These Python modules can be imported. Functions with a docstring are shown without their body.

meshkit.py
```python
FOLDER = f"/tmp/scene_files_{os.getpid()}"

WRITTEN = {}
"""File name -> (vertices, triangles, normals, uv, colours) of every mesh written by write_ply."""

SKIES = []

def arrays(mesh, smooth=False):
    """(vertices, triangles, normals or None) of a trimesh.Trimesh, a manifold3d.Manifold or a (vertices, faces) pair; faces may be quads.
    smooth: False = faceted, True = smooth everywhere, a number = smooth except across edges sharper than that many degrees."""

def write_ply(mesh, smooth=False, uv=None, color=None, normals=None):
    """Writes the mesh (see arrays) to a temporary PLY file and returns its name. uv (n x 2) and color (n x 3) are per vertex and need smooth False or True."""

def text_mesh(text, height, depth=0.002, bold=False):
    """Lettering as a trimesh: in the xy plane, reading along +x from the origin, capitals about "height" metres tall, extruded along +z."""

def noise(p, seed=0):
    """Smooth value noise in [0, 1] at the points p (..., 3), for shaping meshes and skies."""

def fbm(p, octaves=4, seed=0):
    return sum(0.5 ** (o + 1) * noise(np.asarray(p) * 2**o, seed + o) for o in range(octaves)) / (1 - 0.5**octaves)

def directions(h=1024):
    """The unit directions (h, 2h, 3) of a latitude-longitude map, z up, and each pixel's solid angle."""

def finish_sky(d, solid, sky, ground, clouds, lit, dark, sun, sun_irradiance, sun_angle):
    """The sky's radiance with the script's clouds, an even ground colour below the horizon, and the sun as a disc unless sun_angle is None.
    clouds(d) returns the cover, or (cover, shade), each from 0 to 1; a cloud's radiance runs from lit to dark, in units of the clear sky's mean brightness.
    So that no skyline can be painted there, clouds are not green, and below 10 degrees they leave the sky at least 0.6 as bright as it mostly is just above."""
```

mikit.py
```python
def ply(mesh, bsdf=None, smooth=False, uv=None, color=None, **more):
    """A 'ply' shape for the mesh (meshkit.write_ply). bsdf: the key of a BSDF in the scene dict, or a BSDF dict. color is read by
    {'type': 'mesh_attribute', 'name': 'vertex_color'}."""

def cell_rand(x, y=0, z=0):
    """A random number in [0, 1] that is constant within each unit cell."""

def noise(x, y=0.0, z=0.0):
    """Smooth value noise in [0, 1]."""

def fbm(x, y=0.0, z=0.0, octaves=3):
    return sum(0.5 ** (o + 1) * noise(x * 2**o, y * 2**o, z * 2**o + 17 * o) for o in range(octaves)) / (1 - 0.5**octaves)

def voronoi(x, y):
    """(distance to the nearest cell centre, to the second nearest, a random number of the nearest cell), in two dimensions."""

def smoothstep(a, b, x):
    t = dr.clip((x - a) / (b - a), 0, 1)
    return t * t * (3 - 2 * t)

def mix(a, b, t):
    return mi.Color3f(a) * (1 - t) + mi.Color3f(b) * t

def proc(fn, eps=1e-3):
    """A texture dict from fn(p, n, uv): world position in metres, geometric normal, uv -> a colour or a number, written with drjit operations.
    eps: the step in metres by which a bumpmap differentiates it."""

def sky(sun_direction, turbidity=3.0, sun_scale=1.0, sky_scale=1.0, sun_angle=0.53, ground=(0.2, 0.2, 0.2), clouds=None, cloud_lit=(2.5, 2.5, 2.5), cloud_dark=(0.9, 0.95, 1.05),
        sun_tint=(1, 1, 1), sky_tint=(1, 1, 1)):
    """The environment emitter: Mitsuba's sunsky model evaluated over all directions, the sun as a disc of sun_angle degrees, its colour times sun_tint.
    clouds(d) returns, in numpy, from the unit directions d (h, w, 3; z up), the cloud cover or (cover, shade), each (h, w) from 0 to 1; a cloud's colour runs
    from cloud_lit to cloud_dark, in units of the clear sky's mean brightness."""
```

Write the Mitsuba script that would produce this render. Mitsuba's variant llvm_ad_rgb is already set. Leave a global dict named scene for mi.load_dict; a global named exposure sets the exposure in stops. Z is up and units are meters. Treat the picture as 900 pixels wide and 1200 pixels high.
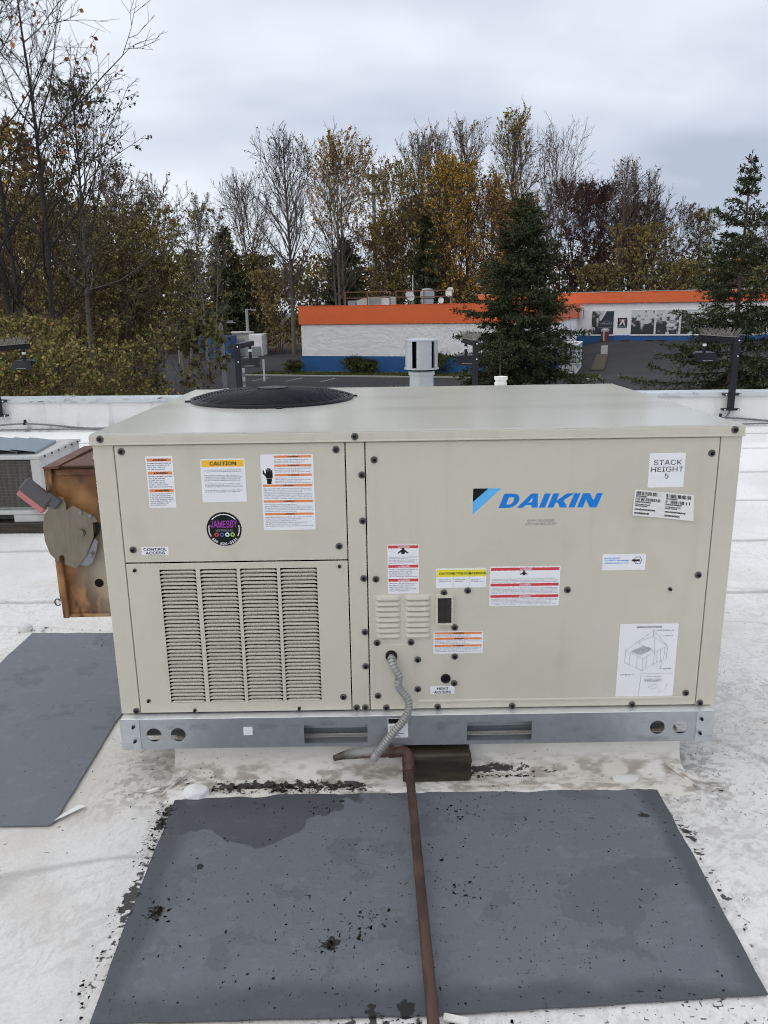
import math
import numpy as np
import trimesh
import manifold3d as m3
import drjit as dr
import mitsuba as mi
import mikit
import meshkit
from mikit import noise, fbm, voronoi, smoothstep, mix, proc
from shapely.geometry import Polygon, Point, box as sbox
from shapely import affinity, union_all

T = mi.ScalarTransform4f
scene, labels = {}, {}
PI = math.pi

# ------------------------------------------------------------------ camera, sky, exposure
CAM = np.array([-0.1038, -2.2241, 1.468])
RIGHT, FWD, UP = np.array([[0.99988771, -0.00522726, -0.01404453], [0.00153583, 0.96800138, -0.25094018], [0.01490685, 0.25089043, 0.96790071]])
scene['camera'] = {'type': 'perspective', 'fov': math.degrees(2 * math.atan(450 / 905.0)), 'fov_axis': 'x', 'near_clip': 0.05, 'far_clip': 2000.0,
                   'to_world': T().look_at(origin=CAM.tolist(), target=(CAM + FWD).tolist(), up=UP.tolist())}


def clouds(d):
    el = np.degrees(np.arcsin(np.clip(d[..., 2], 0, 1)))
    q = np.stack([d[..., 0] / (d[..., 2] + 0.35), d[..., 1] / (d[..., 2] + 0.35), d[..., 2] * 0.6], -1)
    n = meshkit.fbm(q * 1.9 + 3.1, 5, 4)
    band = meshkit.fbm(np.stack([q[..., 0] * 1.1, q[..., 1] * 3.4, q[..., 2] * 4], -1) + 9.0, 4, 11)
    shade = 0.78 - 0.62 * np.clip(el / 90, 0, 1) ** 0.7 + 1.35 * (n - 0.5) + 0.9 * (band - 0.5) + 0.65 * d[..., 0]
    return np.ones_like(el), np.clip(shade, 0, 1)


scene['sky'] = mikit.sky((-0.35, -0.6, 0.75), turbidity=3, sun_scale=0.03, sun_angle=50, ground=(0.16, 0.16, 0.15), clouds=clouds,
                         cloud_lit=(1.60, 1.68, 1.80), cloud_dark=(0.70, 0.79, 0.97))
exposure = 3.0


# ------------------------------------------------------------------ helpers
def numbered(name):
    if name not in scene and name not in labels and not any(k.startswith(name + '__') for k in scene):
        return name
    i = 1
    while True:
        k = '%s_%03d' % (name, i)
        if k not in scene and k not in labels:
            return k
        i += 1


_counter = {}


def key_for(name, parent=None):
    base = (parent + '__' if parent else '') + name
    n = _counter.get(base, -1) + 1
    _counter[base] = n
    return base if n == 0 else '%s_%03d' % (base, n)


def thing(name, label, cat, group=None):
    k = key_for(name)
    labels[k] = {'label': label, 'category': cat}
    if group:
        labels[k]['group'] = group
    return k


def add(name, mesh, mat, parent=None, smooth=False, label=None, cat=None, group=None, kind=None, color=None, to=None):
    """One entry of the scene; mesh may be a shape dict that copies share."""
    k = key_for(name, parent)
    d = dict(mesh) if isinstance(mesh, dict) else mikit.ply(mesh, mat, smooth=smooth, color=color)
    if to is not None:
        d['to_world'] = to
    scene[k] = d
    t = {a: b for a, b in (('label', label), ('category', cat), ('group', group), ('kind', kind)) if b}
    if t:
        labels[k] = t
    return k


def cat_(*ms):
    return trimesh.util.concatenate([m for m in ms if m is not None])


def bx(x0, x1, y0, y1, z0, z1, b=0.0):
    """A box with chamfered edges."""
    if b <= 0:
        m = trimesh.creation.box((x1 - x0, y1 - y0, z1 - z0))
        m.apply_translation(((x0 + x1) / 2, (y0 + y1) / 2, (z0 + z1) / 2))
        return m
    pts = []
    for X, sx in ((x0, 1), (x1, -1)):
        for Y, sy in ((y0, 1), (y1, -1)):
            for Z, sz in ((z0, 1), (z1, -1)):
                pts += [(X + sx * b, Y + sy * b, Z), (X + sx * b, Y, Z + sz * b), (X, Y + sy * b, Z + sz * b)]
    return trimesh.convex.convex_hull(np.array(pts))


def rbx(size, b, rot=None, at=(0, 0, 0)):
    s = np.array(size) / 2
    m = bx(-s[0], s[0], -s[1], s[1], -s[2], s[2], b)
    if rot is not None:
        m.apply_transform(trimesh.transformations.euler_matrix(*rot))
    m.apply_translation(at)
    return m


def tubes(P, Rr, k=3, caps=False):
    """Tubes along many polylines at once: P (N, M, 3), Rr (N, M)."""
    P, Rr = np.asarray(P, float), np.asarray(Rr, float)
    N, M = Rr.shape
    t = np.gradient(P, axis=1)
    t /= np.maximum(np.linalg.norm(t, axis=2, keepdims=True), 1e-9)
    ref = np.where(np.abs(t[:, :1, 2:3]) < 0.9, np.array([0, 0, 1.0]), np.array([1.0, 0, 0]))
    a = np.cross(t, np.broadcast_to(ref, t.shape))
    a /= np.maximum(np.linalg.norm(a, axis=2, keepdims=True), 1e-9)
    b = np.cross(t, a)
    th = np.arange(k) * 2 * PI / k
    V = P[:, :, None] + Rr[:, :, None, None] * (a[:, :, None] * np.cos(th)[:, None] + b[:, :, None] * np.sin(th)[:, None])
    i, j, n = np.arange(M - 1)[:, None], np.arange(k)[None], np.arange(N)[:, None, None]
    q0 = n * M * k + i * k + j
    q1 = n * M * k + i * k + (j + 1) % k
    F = np.concatenate([np.stack([q0, q1, q1 + k], -1).reshape(-1, 3), np.stack([q0, q1 + k, q0 + k], -1).reshape(-1, 3)])
    V = V.reshape(-1, 3)
    if caps:
        c0 = len(V)
        V = np.vstack([V, P[:, 0], P[:, -1]])
        jj = np.arange(k)
        for nn in range(N):
            o = nn * M * k
            F = np.vstack([F, np.stack([jj * 0 + c0 + nn, o + (jj + 1) % k, o + jj], -1), np.stack([jj * 0 + c0 + N + nn, o + (M - 1) * k + jj, o + (M - 1) * k + (jj + 1) % k], -1)])
    return V, F


def spline(pts, n):
    from scipy.interpolate import CubicSpline
    pts = np.asarray(pts, float)
    s = np.concatenate([[0], np.cumsum(np.linalg.norm(np.diff(pts, axis=0), axis=1))])
    return CubicSpline(s, pts)(np.linspace(0, s[-1], n))


def tube(pts, r, n=40, k=12, ripple=0.0, curve=True):
    p = spline(pts, n) if curve and len(pts) > 2 else np.array([np.asarray(pts[0]) + (np.asarray(pts[-1]) - np.asarray(pts[0])) * s for s in np.linspace(0, 1, n)]) if len(pts) == 2 else np.asarray(pts, float)
    rr = np.full(len(p), float(r)) if np.isscalar(r) else np.interp(np.linspace(0, 1, len(p)), np.linspace(0, 1, len(r)), r)
    if ripple:
        rr = rr + ripple * np.where(np.arange(len(p)) % 8 < 5, 1, -1)
    V, F = tubes(p[None], rr[None], k, caps=True)
    return trimesh.Trimesh(V, F, process=False)


def lathe(prof, n=24):
    return trimesh.creation.revolve(np.array(prof, float), sections=n)


STAND = np.array([[1, 0, 0, 0], [0, 0, -1, 0], [0, 1, 0, 0], [0, 0, 0, 1.0]])


def plate(poly, y, th=0.002):
    """A plate drawn in (x, z), its front at y, facing -y."""
    parts = [g for g in (poly.geoms if hasattr(poly, 'geoms') else [poly]) if g.area > 1e-9]
    m = trimesh.util.concatenate([trimesh.creation.extrude_polygon(g, th, engine='earcut') for g in parts])
    m.apply_transform(STAND)
    m.apply_translation((0, y + th, 0))
    return m


def text(s, h, x, z, y, bold=True, slant=0.0, center=False, wide=1.0, rot=0.0, th=0.0004):
    m = meshkit.text_mesh(s, h, th, bold)
    w = m.bounds[1][0] - m.bounds[0][0]
    if wide != 1.0:
        m.vertices[:, 0] *= wide
        w *= wide
    m.vertices[:, 0] += slant * m.vertices[:, 1]
    if center:
        m.vertices[:, 0] -= w / 2
    if rot:
        m.apply_transform(trimesh.transformations.rotation_matrix(rot, (0, 0, 1)))
    m.apply_transform(STAND)
    m.apply_translation((x, y, z))
    return m


def quadmesh(V4):
    V = np.asarray(V4, float).reshape(-1, 3)
    q = np.arange(len(V) // 4)[:, None] * 4
    return V, np.concatenate([q + [0, 1, 2], q + [0, 2, 3]])


# ------------------------------------------------------------------ materials
def P(base, rough=0.5, metal=0.0, spec=0.5, **kw):
    d = {'type': 'principled', 'base_color': base if isinstance(base, dict) else {'type': 'rgb', 'value': list(base)},
         'roughness': rough, 'metallic': float(metal), 'specular': float(spec)}
    d.update(kw)
    return d


def mat(name, d, bump=None, bscale=0.001, eps=1e-3):
    if bump is not None:
        d = {'type': 'bumpmap', 'arbitrary': proc(bump, eps), 'scale': float(bscale), 'nested': d}
    scene[name] = {'type': 'twosided', 'nested': d}
    return name


VC = {'type': 'mesh_attribute', 'name': 'vertex_color'}
mat('coloured_matte', {'type': 'diffuse', 'reflectance': VC})
mat('coloured_hard', P(VC, 0.5, spec=0.25))


def f_beige(p, n, uv):
    v = fbm(p.x * 1.7, p.y * 1.7 + 3, p.z * 2.3)
    d = smoothstep(0.62, 0.8, fbm(p.x * 9, p.y * 9, p.z * 5 + 4, 4))
    streak = smoothstep(0.6, 0.85, fbm(p.x * 22, p.y * 22, p.z * 1.2)) * 0.055
    smudge = smoothstep(0.60, 0.75, fbm(p.x * 3.1 + 4, p.z * 4.3, 6.0, 5)) * 0.04
    return mix((0.590, 0.558, 0.463), (0.556, 0.522, 0.427), v) * (1 - 0.06 * d - streak - smudge)


mat('beige_paint', P(proc(f_beige), 0.34, spec=0.45), lambda p, n, uv: fbm(p.x * 2.2, p.y * 2.2, p.z * 2.2 + 8), 0.0028, 4e-3)


def f_lid(p, n, uv):
    d = smoothstep(0.45, 0.8, fbm(p.x * 2.5 + 3, p.y * 6, p.z, 4))
    sp = smoothstep(0.93, 0.96, noise(p.x * 90, p.y * 90, p.z))
    return mix((0.47, 0.46, 0.40), (0.42, 0.41, 0.355), d) * (1 - 0.25 * sp * smoothstep(0.5, 0.7, noise(p.x * 6, p.y * 6)))


mat('lid_paint', P(proc(f_lid), 0.15, spec=0.75, clearcoat=0.4, clearcoat_gloss=0.9), lambda p, n, uv: fbm(p.x * 5, p.y * 1.2, 0.0) * 0.8 + 0.10 * noise(p.x * 24, p.y * 5), 0.0011, 3e-3)
mat('dark_core', P((0.010, 0.010, 0.009), 0.8, spec=0.1))
mat('coil_dark', P((0.030, 0.030, 0.029), 0.7, spec=0.2))
mat('black_plastic', P((0.005, 0.005, 0.006), 0.4, spec=0.25))
mat('black_steel', P((0.012, 0.013, 0.017), 0.42, spec=0.3))


def f_galv(p, n, uv):
    a, b, r = voronoi(p.x * 55, p.z * 55 + p.y * 55)
    g = fbm(p.x * 3, p.y * 3, p.z * 8)
    st = smoothstep(0.60, 0.8, fbm(p.x * 14, p.y * 10, p.z * 30, 4))
    return mix((0.50, 0.535, 0.565), (0.62, 0.65, 0.67), 0.45 * r + 0.55 * g) * (1 - 0.25 * st)


mat('galvanised', P(proc(f_galv), 0.42, metal=0.82))
mat('rail_steel', P(proc(lambda p, n, uv: f_galv(p, n, uv) * 0.80), 0.40, metal=0.80))
mat('pan_pale', P((0.40, 0.39, 0.36), 0.6))
mat('pan_steel', P((0.16, 0.175, 0.19), 0.5, metal=0.3))
mat('bright_metal', P((0.80, 0.81, 0.82), 0.38, metal=0.5))
mat('conduit_metal', P((0.38, 0.375, 0.36), 0.45, metal=0.35))
mat('label_white', P((0.80, 0.80, 0.82), 0.42))
mat('label_cream', P((0.72, 0.71, 0.69), 0.42))
mat('ink_grey', P((0.22, 0.23, 0.27), 0.6))
mat('ink_dark', P((0.008, 0.008, 0.010), 0.6, spec=0.2))
mat('print_orange', P((0.72, 0.24, 0.075), 0.5))
mat('print_yellow', P((0.86, 0.50, 0.03), 0.5))
mat('print_lemon', P((0.80, 0.70, 0.03), 0.5))
mat('print_red', P((0.58, 0.045, 0.05), 0.5))
mat('logo_blue', P((0.006, 0.20, 0.66), 0.45, spec=0.3))
mat('logo_sky', P((0.10, 0.44, 0.82), 0.45))
mat('sticker_purple', P((0.32, 0.04, 0.36), 0.5))
for nm, c in (('sticker_red', (0.55, 0.05, 0.03)), ('sticker_blue', (0.05, 0.09, 0.28)), ('sticker_ice', (0.55, 0.75, 0.80)), ('sticker_green', (0.33, 0.55, 0.08))):
    mat(nm, P(c, 0.5))


# roof membrane: white sheet with grime, scuffs and grit; dirtier near the units where people work
def silt(x, y):
    """Black wet silt lodged along the curb, at the pad's left edge and in a few spots on the pad."""
    f = fbm(x * 70, y * 95, 3.0, 5)
    m = smoothstep(0.050, 0.0, dr.abs(y + 0.062)) * smoothstep(-0.70, -0.62, x) * smoothstep(-0.10, -0.22, x)
    m = dr.maximum(m, smoothstep(0.030, 0.0, dr.abs(y + 0.012 - 0.03 * noise(x * 7, 0.0, 4.0))) * smoothstep(0.10, 0.17, x) * smoothstep(0.62, 0.2, x))
    m = dr.maximum(m, smoothstep(0.040, 0.0, dr.abs(x + 0.776)) * smoothstep(-0.95, -0.80, y) * smoothstep(-0.10, -0.16, y) * (0.25 + 0.80 * noise(0.0, y * 9, 2.0)))
    m = dr.maximum(m, 0.8 * smoothstep(0.040, 0.0, dr.abs(x - 0.765)) * smoothstep(-0.80, -0.60, y) * smoothstep(-0.15, -0.3, y) * noise(1.0, y * 11, 5.0))
    m = dr.maximum(m, 0.8 * smoothstep(0.035, 0.0, dr.abs(y + 0.905)) * smoothstep(-0.5, -0.3, x) * smoothstep(0.15, 0.0, x) * noise(x * 9, 1.0, 5.0))
    for cx_, cy_, r_ in ((-0.245, -0.695, 0.030), (-0.690, -0.585, 0.034), (-0.07, -0.875, 0.026), (-0.15, -0.875, 0.018), (-0.62, -0.42, 0.016), (-0.245, -0.135, 0.013), (0.66, -0.23, 0.02)):
        m = dr.maximum(m, smoothstep(r_ * 1.25, r_ * 0.2, dr.sqrt(dr.square(x - cx_) + dr.square(y - cy_))))
    return smoothstep(0.50, 0.58, f * 0.62 + 0.36 * m) * smoothstep(0.02, 0.2, m)


def f_roof(p, n, uv):
    x, y = p.x, p.y
    near = 1 - smoothstep(1.2, 4.5, dr.sqrt(x * x + (y + 0.2) * (y + 0.2)))
    big = fbm(x * 0.9 + 5, y * 0.9, 2.0, 4)
    scrub = fbm(x * 15 + 2 * fbm(x * 4, y * 4), y * 28, 1.0, 5)
    fine = fbm(x * 55, y * 68, 0.0, 4)
    c = mix((0.80, 0.785, 0.755), (0.71, 0.69, 0.655), smoothstep(0.35, 0.72, big))
    g = smoothstep(0.44, 0.70, scrub * 0.35 + fine * 0.65) * (0.14 + 0.42 * near) * smoothstep(0.38, 0.68, fbm(x * 1.6 + 9, y * 1.6, 4.0))
    c = mix(c, (0.34, 0.315, 0.28), 0.75 * g)
    for ys_ in (1.62, 2.55, 3.62, 4.7, 5.9, 6.9):
        c = c * (1 - 0.30 * smoothstep(0.016, 0.0, dr.abs(y - ys_ + 0.006)))
    xr, yr = x * 0.82 + y * 0.57, y * 0.82 - x * 0.57
    scr = smoothstep(0.50, 0.70, fbm(xr * 18, yr * 70, 2.0, 4)) * smoothstep(0.40, 0.60, fbm(x * 4.2, y * 4.2, 11.0))
    scr2 = smoothstep(0.50, 0.70, fbm(x * 85, y * 34, 6.0, 4)) * smoothstep(0.44, 0.62, fbm(x * 3.4 + 3, y * 3.4, 13.0))
    c = mix(c, (0.42, 0.395, 0.36), (0.07 + 0.20 * near) * dr.maximum(scr, scr2))
    c = c * (0.94 + 0.12 * noise(x * 210, y * 210, 0.0))
    tan = smoothstep(0.42, 0.72, fbm(x * 2.6, y * 2.6 + 7, 3.0, 4)) * near
    c = mix(c, (0.50, 0.435, 0.35), 0.45 * tan)
    front = (1 - smoothstep(0.02, 0.16, dr.abs(y + 0.0) - 0.06)) * (1 - smoothstep(0.95, 1.05, dr.abs(x)))
    c = mix(c, (0.30, 0.27, 0.23), front * 0.55 * smoothstep(0.42, 0.62, fine))
    specks = smoothstep(0.86, 0.93, noise(x * 150, y * 165, 1.0)) * (0.10 + 0.90 * near) * smoothstep(0.42, 0.66, fbm(x * 2.4, y * 2.4, 8.0))
    specks2 = smoothstep(0.945, 0.965, noise(x * 62, y * 70, 5.0)) * near * smoothstep(0.46, 0.66, fbm(x * 3.1 + 4, y * 3.1, 6.0))
    c = mix(c, (0.035, 0.03, 0.028), dr.maximum(specks, specks2) * 0.9)
    line = smoothstep(0.012, 0.0, dr.abs(noise(x * 1.3 + 0.35 * y, y * 2.1, 9.0) - 0.5)) * 0.25 * near
    c = c * (1 - line)
    return mix(c, (0.018, 0.015, 0.013), 0.93 * silt(x, y))


def b_roof(p, n, uv):
    return 0.6 * fbm(p.x * 11, p.y * 15, 0.0, 4) + 0.25 * fbm(p.x * 45, p.y * 60, 0.0, 3) + 1.2 * fbm(p.x * 2.2, p.y * 2.8, 0.0)


mat('roof_membrane', P(proc(f_roof), 0.55, spec=0.35), b_roof, 0.0065, 2e-3)


def f_curb(p, n, uv):
    c = mix((0.76, 0.735, 0.685), (0.66, 0.625, 0.555), smoothstep(0.30, 0.74, fbm(p.x * 6, p.y * 12, p.z * 12, 4)))
    low = smoothstep(0.075, 0.012, p.z)
    c = mix(c, (0.30, 0.26, 0.21), low * 0.8 * smoothstep(0.40, 0.68, fbm(p.x * 26, p.y * 50, p.z * 50, 4)))
    sp = smoothstep(0.84, 0.90, noise(p.x * 150, p.y * 170, p.z * 150)) * smoothstep(0.40, 0.60, fbm(p.x * 4, p.y * 6, p.z * 9 + 3)) * smoothstep(0.10, 0.04, p.z)
    c = mix(c, (0.03, 0.025, 0.02), 0.9 * sp)
    return mix(c, (0.018, 0.015, 0.013), 0.93 * silt(p.x, p.y) * smoothstep(0.06, 0.03, p.z))


mat('curb_membrane', P(proc(f_curb), 0.5, spec=0.35), lambda p, n, uv: fbm(p.x * 14, p.y * 20, p.z * 26, 4), 0.006, 2e-3)


def f_par(p, n, uv):
    s = fbm(p.x * 5.0, p.z * 1.3, 0.0, 4)
    st = smoothstep(0.62, 0.80, fbm(p.x * 9 + 4, p.z * 2.2, 2.0, 4))
    low = 1 - smoothstep(0.0, 0.16, p.z)
    return mix((0.80, 0.79, 0.775), (0.68, 0.665, 0.64), s) * (1 - 0.35 * st * (0.35 + low))


mat('parapet_membrane', P(proc(f_par), 0.5, spec=0.35), lambda p, n, uv: fbm(p.x * 1.6, p.y, p.z * 9), 0.012, 5e-3)


def f_cap(p, n, uv):
    s = smoothstep(0.52, 0.66, fbm(p.x * 9, p.y * 22, p.z * 22, 5))
    return mix((0.60, 0.63, 0.65), (0.30, 0.32, 0.335), 0.45 * s + 0.25 * fbm(p.x * 2, p.y * 8, 1.0)) * (1 - 0.75 * smoothstep(0.69, 0.74, fbm(p.x * 7 + 3, p.y * 10, p.z * 18, 5)))


mat('coping_metal', P(proc(f_cap), 0.45, metal=0.25))


def wet_mask(x, y):
    edge = 0.050 * (fbm(x * 11, y * 11, 2.0, 5) - 0.5)
    depth = 0.235 * dr.exp(-dr.square((x + 0.50) / 0.21)) + 0.075 * smoothstep(-0.58, -0.70, x)
    top = -0.115 + (x + 0.76) * 0.036
    return smoothstep(-0.003, 0.006, depth - (top - y) + edge * 2.5) * smoothstep(-0.15, -0.18, x)


def f_pad(p, n, uv):
    x, y = p.x, p.y
    c = mix((0.146, 0.155, 0.175), (0.134, 0.143, 0.162), fbm(x * 3, y * 3, 4.0, 4))
    c = c * (0.95 + 0.10 * noise(x * 260, y * 260, 0.0))
    main = smoothstep(-0.95, -0.9, x)
    wet = wet_mask(x, y) * main
    blot = smoothstep(0.57, 0.64, fbm(x * 8.5 + 1.5 * fbm(x * 20, y * 20, 2.0), y * 8.5, 1.0, 5)) * 0.34
    edge = smoothstep(0.075, 0.02, dr.minimum(dr.minimum(x + 0.765 - 0.05 * fbm(x * 9, y * 9, 7.0), y + 0.905 - 0.07 * fbm(x * 8, y * 8, 6.0)), 0.752 - x - 0.05 * fbm(x * 8, y * 8, 3.0))) * main
    c = c * (1 - 0.45 * dr.maximum(dr.maximum(wet, blot), edge * 0.9))
    sp = smoothstep(0.92, 0.95, noise(x * 170, y * 170, 3.0)) * smoothstep(0.42, 0.62, fbm(x * 4, y * 4, 9.0))
    sp2 = smoothstep(0.965, 0.98, noise(x * 75, y * 75, 5.0)) * smoothstep(0.40, 0.55, fbm(x * 2.5, y * 2.5, 3.0))
    c = mix(c, (0.014, 0.011, 0.010), dr.maximum(sp, sp2) * 0.85)
    scuff = smoothstep(0.60, 0.78, fbm(x * 24, y * 40, 12.0, 4)) * 0.05
    c = c * (1 + scuff * 2)
    return mix(c, (0.012, 0.010, 0.009), 0.9 * silt(x, y))


def r_pad(p, n, uv):
    return 0.62 - 0.33 * wet_mask(p.x, p.y) * smoothstep(-0.95, -0.9, p.x) - 0.08 * fbm(p.x * 6, p.y * 6)


mat('walk_pad', P(proc(f_pad), proc(r_pad), spec=0.4), lambda p, n, uv: 0.6 * fbm(p.x * 130, p.y * 130, 0.0) + 3 * fbm(p.x * 4, p.y * 4, 1.0), 0.0012, 1e-3)


def f_rustpipe(p, n, uv):
    a = fbm(p.x * 60, p.y * 14, p.z * 60, 4)
    return mix((0.088, 0.040, 0.027), (0.044, 0.022, 0.017), smoothstep(0.35, 0.65, a)) * (0.85 + 0.3 * fbm(p.x * 200, p.y * 80, p.z * 200))


mat('rusty_pipe', P(proc(f_rustpipe), 0.6), lambda p, n, uv: fbm(p.x * 220, p.y * 120, p.z * 220), 0.0016, 1e-3)


def f_rustbox(p, n, uv):
    a = fbm(p.x * 9, p.y * 9, p.z * 6, 5)
    b = fbm(p.x * 26, p.y * 26, p.z * 9 + 5, 4)
    c = mix((0.150, 0.060, 0.020), (0.36, 0.185, 0.070), smoothstep(0.34, 0.62, a))
    c = mix(c, (0.045, 0.018, 0.010), smoothstep(0.46, 0.62, b) * 0.8)
    dz, dx = p.z - 0.60, p.x + 1.035
    pale = smoothstep(0.27, 0.06, dr.sqrt(dz * dz * 0.9 + dx * dx * 3.6) + 0.16 * (a - 0.5))
    c = mix(c, mix((0.42, 0.385, 0.32), (0.30, 0.24, 0.16), b), pale * 0.9)
    top = smoothstep(0.93, 1.0, p.z)
    return mix(c, (0.085, 0.026, 0.014), top * 0.85)


mat('rusty_box', P(proc(f_rustbox), 0.5, spec=0.45), lambda p, n, uv: fbm(p.x * 70, p.y * 70, p.z * 70), 0.0015)


def f_oldplate(p, n, uv):
    a = fbm(p.x * 10, p.y, p.z * 10, 4)
    return mix((0.25, 0.222, 0.170), (0.18, 0.158, 0.120), a) * (0.9 + 0.2 * noise(p.x * 150, 0, p.z * 20))


mat('tarnished_plate', P(proc(f_oldplate), 0.42, metal=0.55))
mat('grey_enamel', P((0.24, 0.25, 0.275), 0.4, metal=0.4))
mat('stained_grey', P(proc(lambda p, n, uv: mix(mix(mix((0.20, 0.20, 0.19), (0.30, 0.29, 0.27), fbm(p.x * 30, p.y * 60, p.z * 60, 4)), (0.10, 0.042, 0.026), smoothstep(-0.05, 0.06, p.x + 0.165 - 3.0 * (p.z - 0.108) + 0.10 * (fbm(p.x * 50, p.y * 50, p.z * 50, 4) - 0.5))), (0.060, 0.050, 0.026), smoothstep(0.09, 0.02, p.x + 0.272 + 0.05 * (fbm(p.x * 40, p.y * 40, p.z * 40) - 0.5)))), 0.5))
mat('red_grip', P((0.48, 0.17, 0.17), 0.6))
mat('dark_grip', P((0.085, 0.080, 0.082), 0.6))


def f_timber(p, n, uv):
    g = fbm(p.x * 5, p.y * 30, p.z * 40 + 3 * fbm(p.x * 6, p.y * 6, p.z * 9), 5)
    return mix((0.014, 0.011, 0.006), (0.040, 0.033, 0.017), smoothstep(0.3, 0.75, g))


mat('wet_timber', P(proc(f_timber), 0.55), lambda p, n, uv: fbm(p.x * 8, p.y * 60, p.z * 90), 0.0022)


def f_old(p, n, uv):
    s = smoothstep(0.5, 0.75, fbm(p.x * 5, p.y * 5, p.z * 3, 5))
    return mix((0.47, 0.47, 0.45), (0.27, 0.26, 0.235), s)


mat('old_white_paint', P(proc(f_old), 0.5))


def f_coil(p, n, uv):
    v = noise(p.x * 160, 0.0, p.z * 3)
    s = fbm(p.x * 22, 0.0, p.z * 4, 4)
    return mix((0.040, 0.037, 0.034), (0.115, 0.105, 0.095), 0.5 * v + 0.5 * s)


mat('coil_fins', P(proc(f_coil), 0.6, metal=0.2))
mat('coil_wire', P((0.13, 0.12, 0.11), 0.6))
mat('sheet_metal', P((0.27, 0.315, 0.36), 0.4, metal=0.45))
mat('grey_cable', P((0.16, 0.16, 0.165), 0.5))
mat('vent_paint', P((0.47, 0.49, 0.505), 0.38, metal=0.45))
mat('white_plastic', P((0.78, 0.76, 0.70), 0.45))
mat('spike_plastic', P((0.20, 0.18, 0.155), 0.5))
mat('lens_glass', P((0.30, 0.30, 0.28), 0.2))


# beyond the roof
def f_ground(p, n, uv):
    a = fbm(p.x * 0.25, p.y * 0.25, 0.0, 5)
    b = fbm(p.x * 0.05 + 7, p.y * 0.35, 0.0, 4)
    c = mix((0.028, 0.028, 0.030), (0.048, 0.047, 0.047), a)
    c = c * (0.85 + 0.35 * b)
    dirt = smoothstep(-8.5, -12.0, p.x) * (1 - smoothstep(38, 46, p.y)) + smoothstep(100, 108, p.y)
    return mix(c, mix((0.045, 0.042, 0.022), (0.075, 0.060, 0.032), a), dr.minimum(dirt, 1.0))


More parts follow.
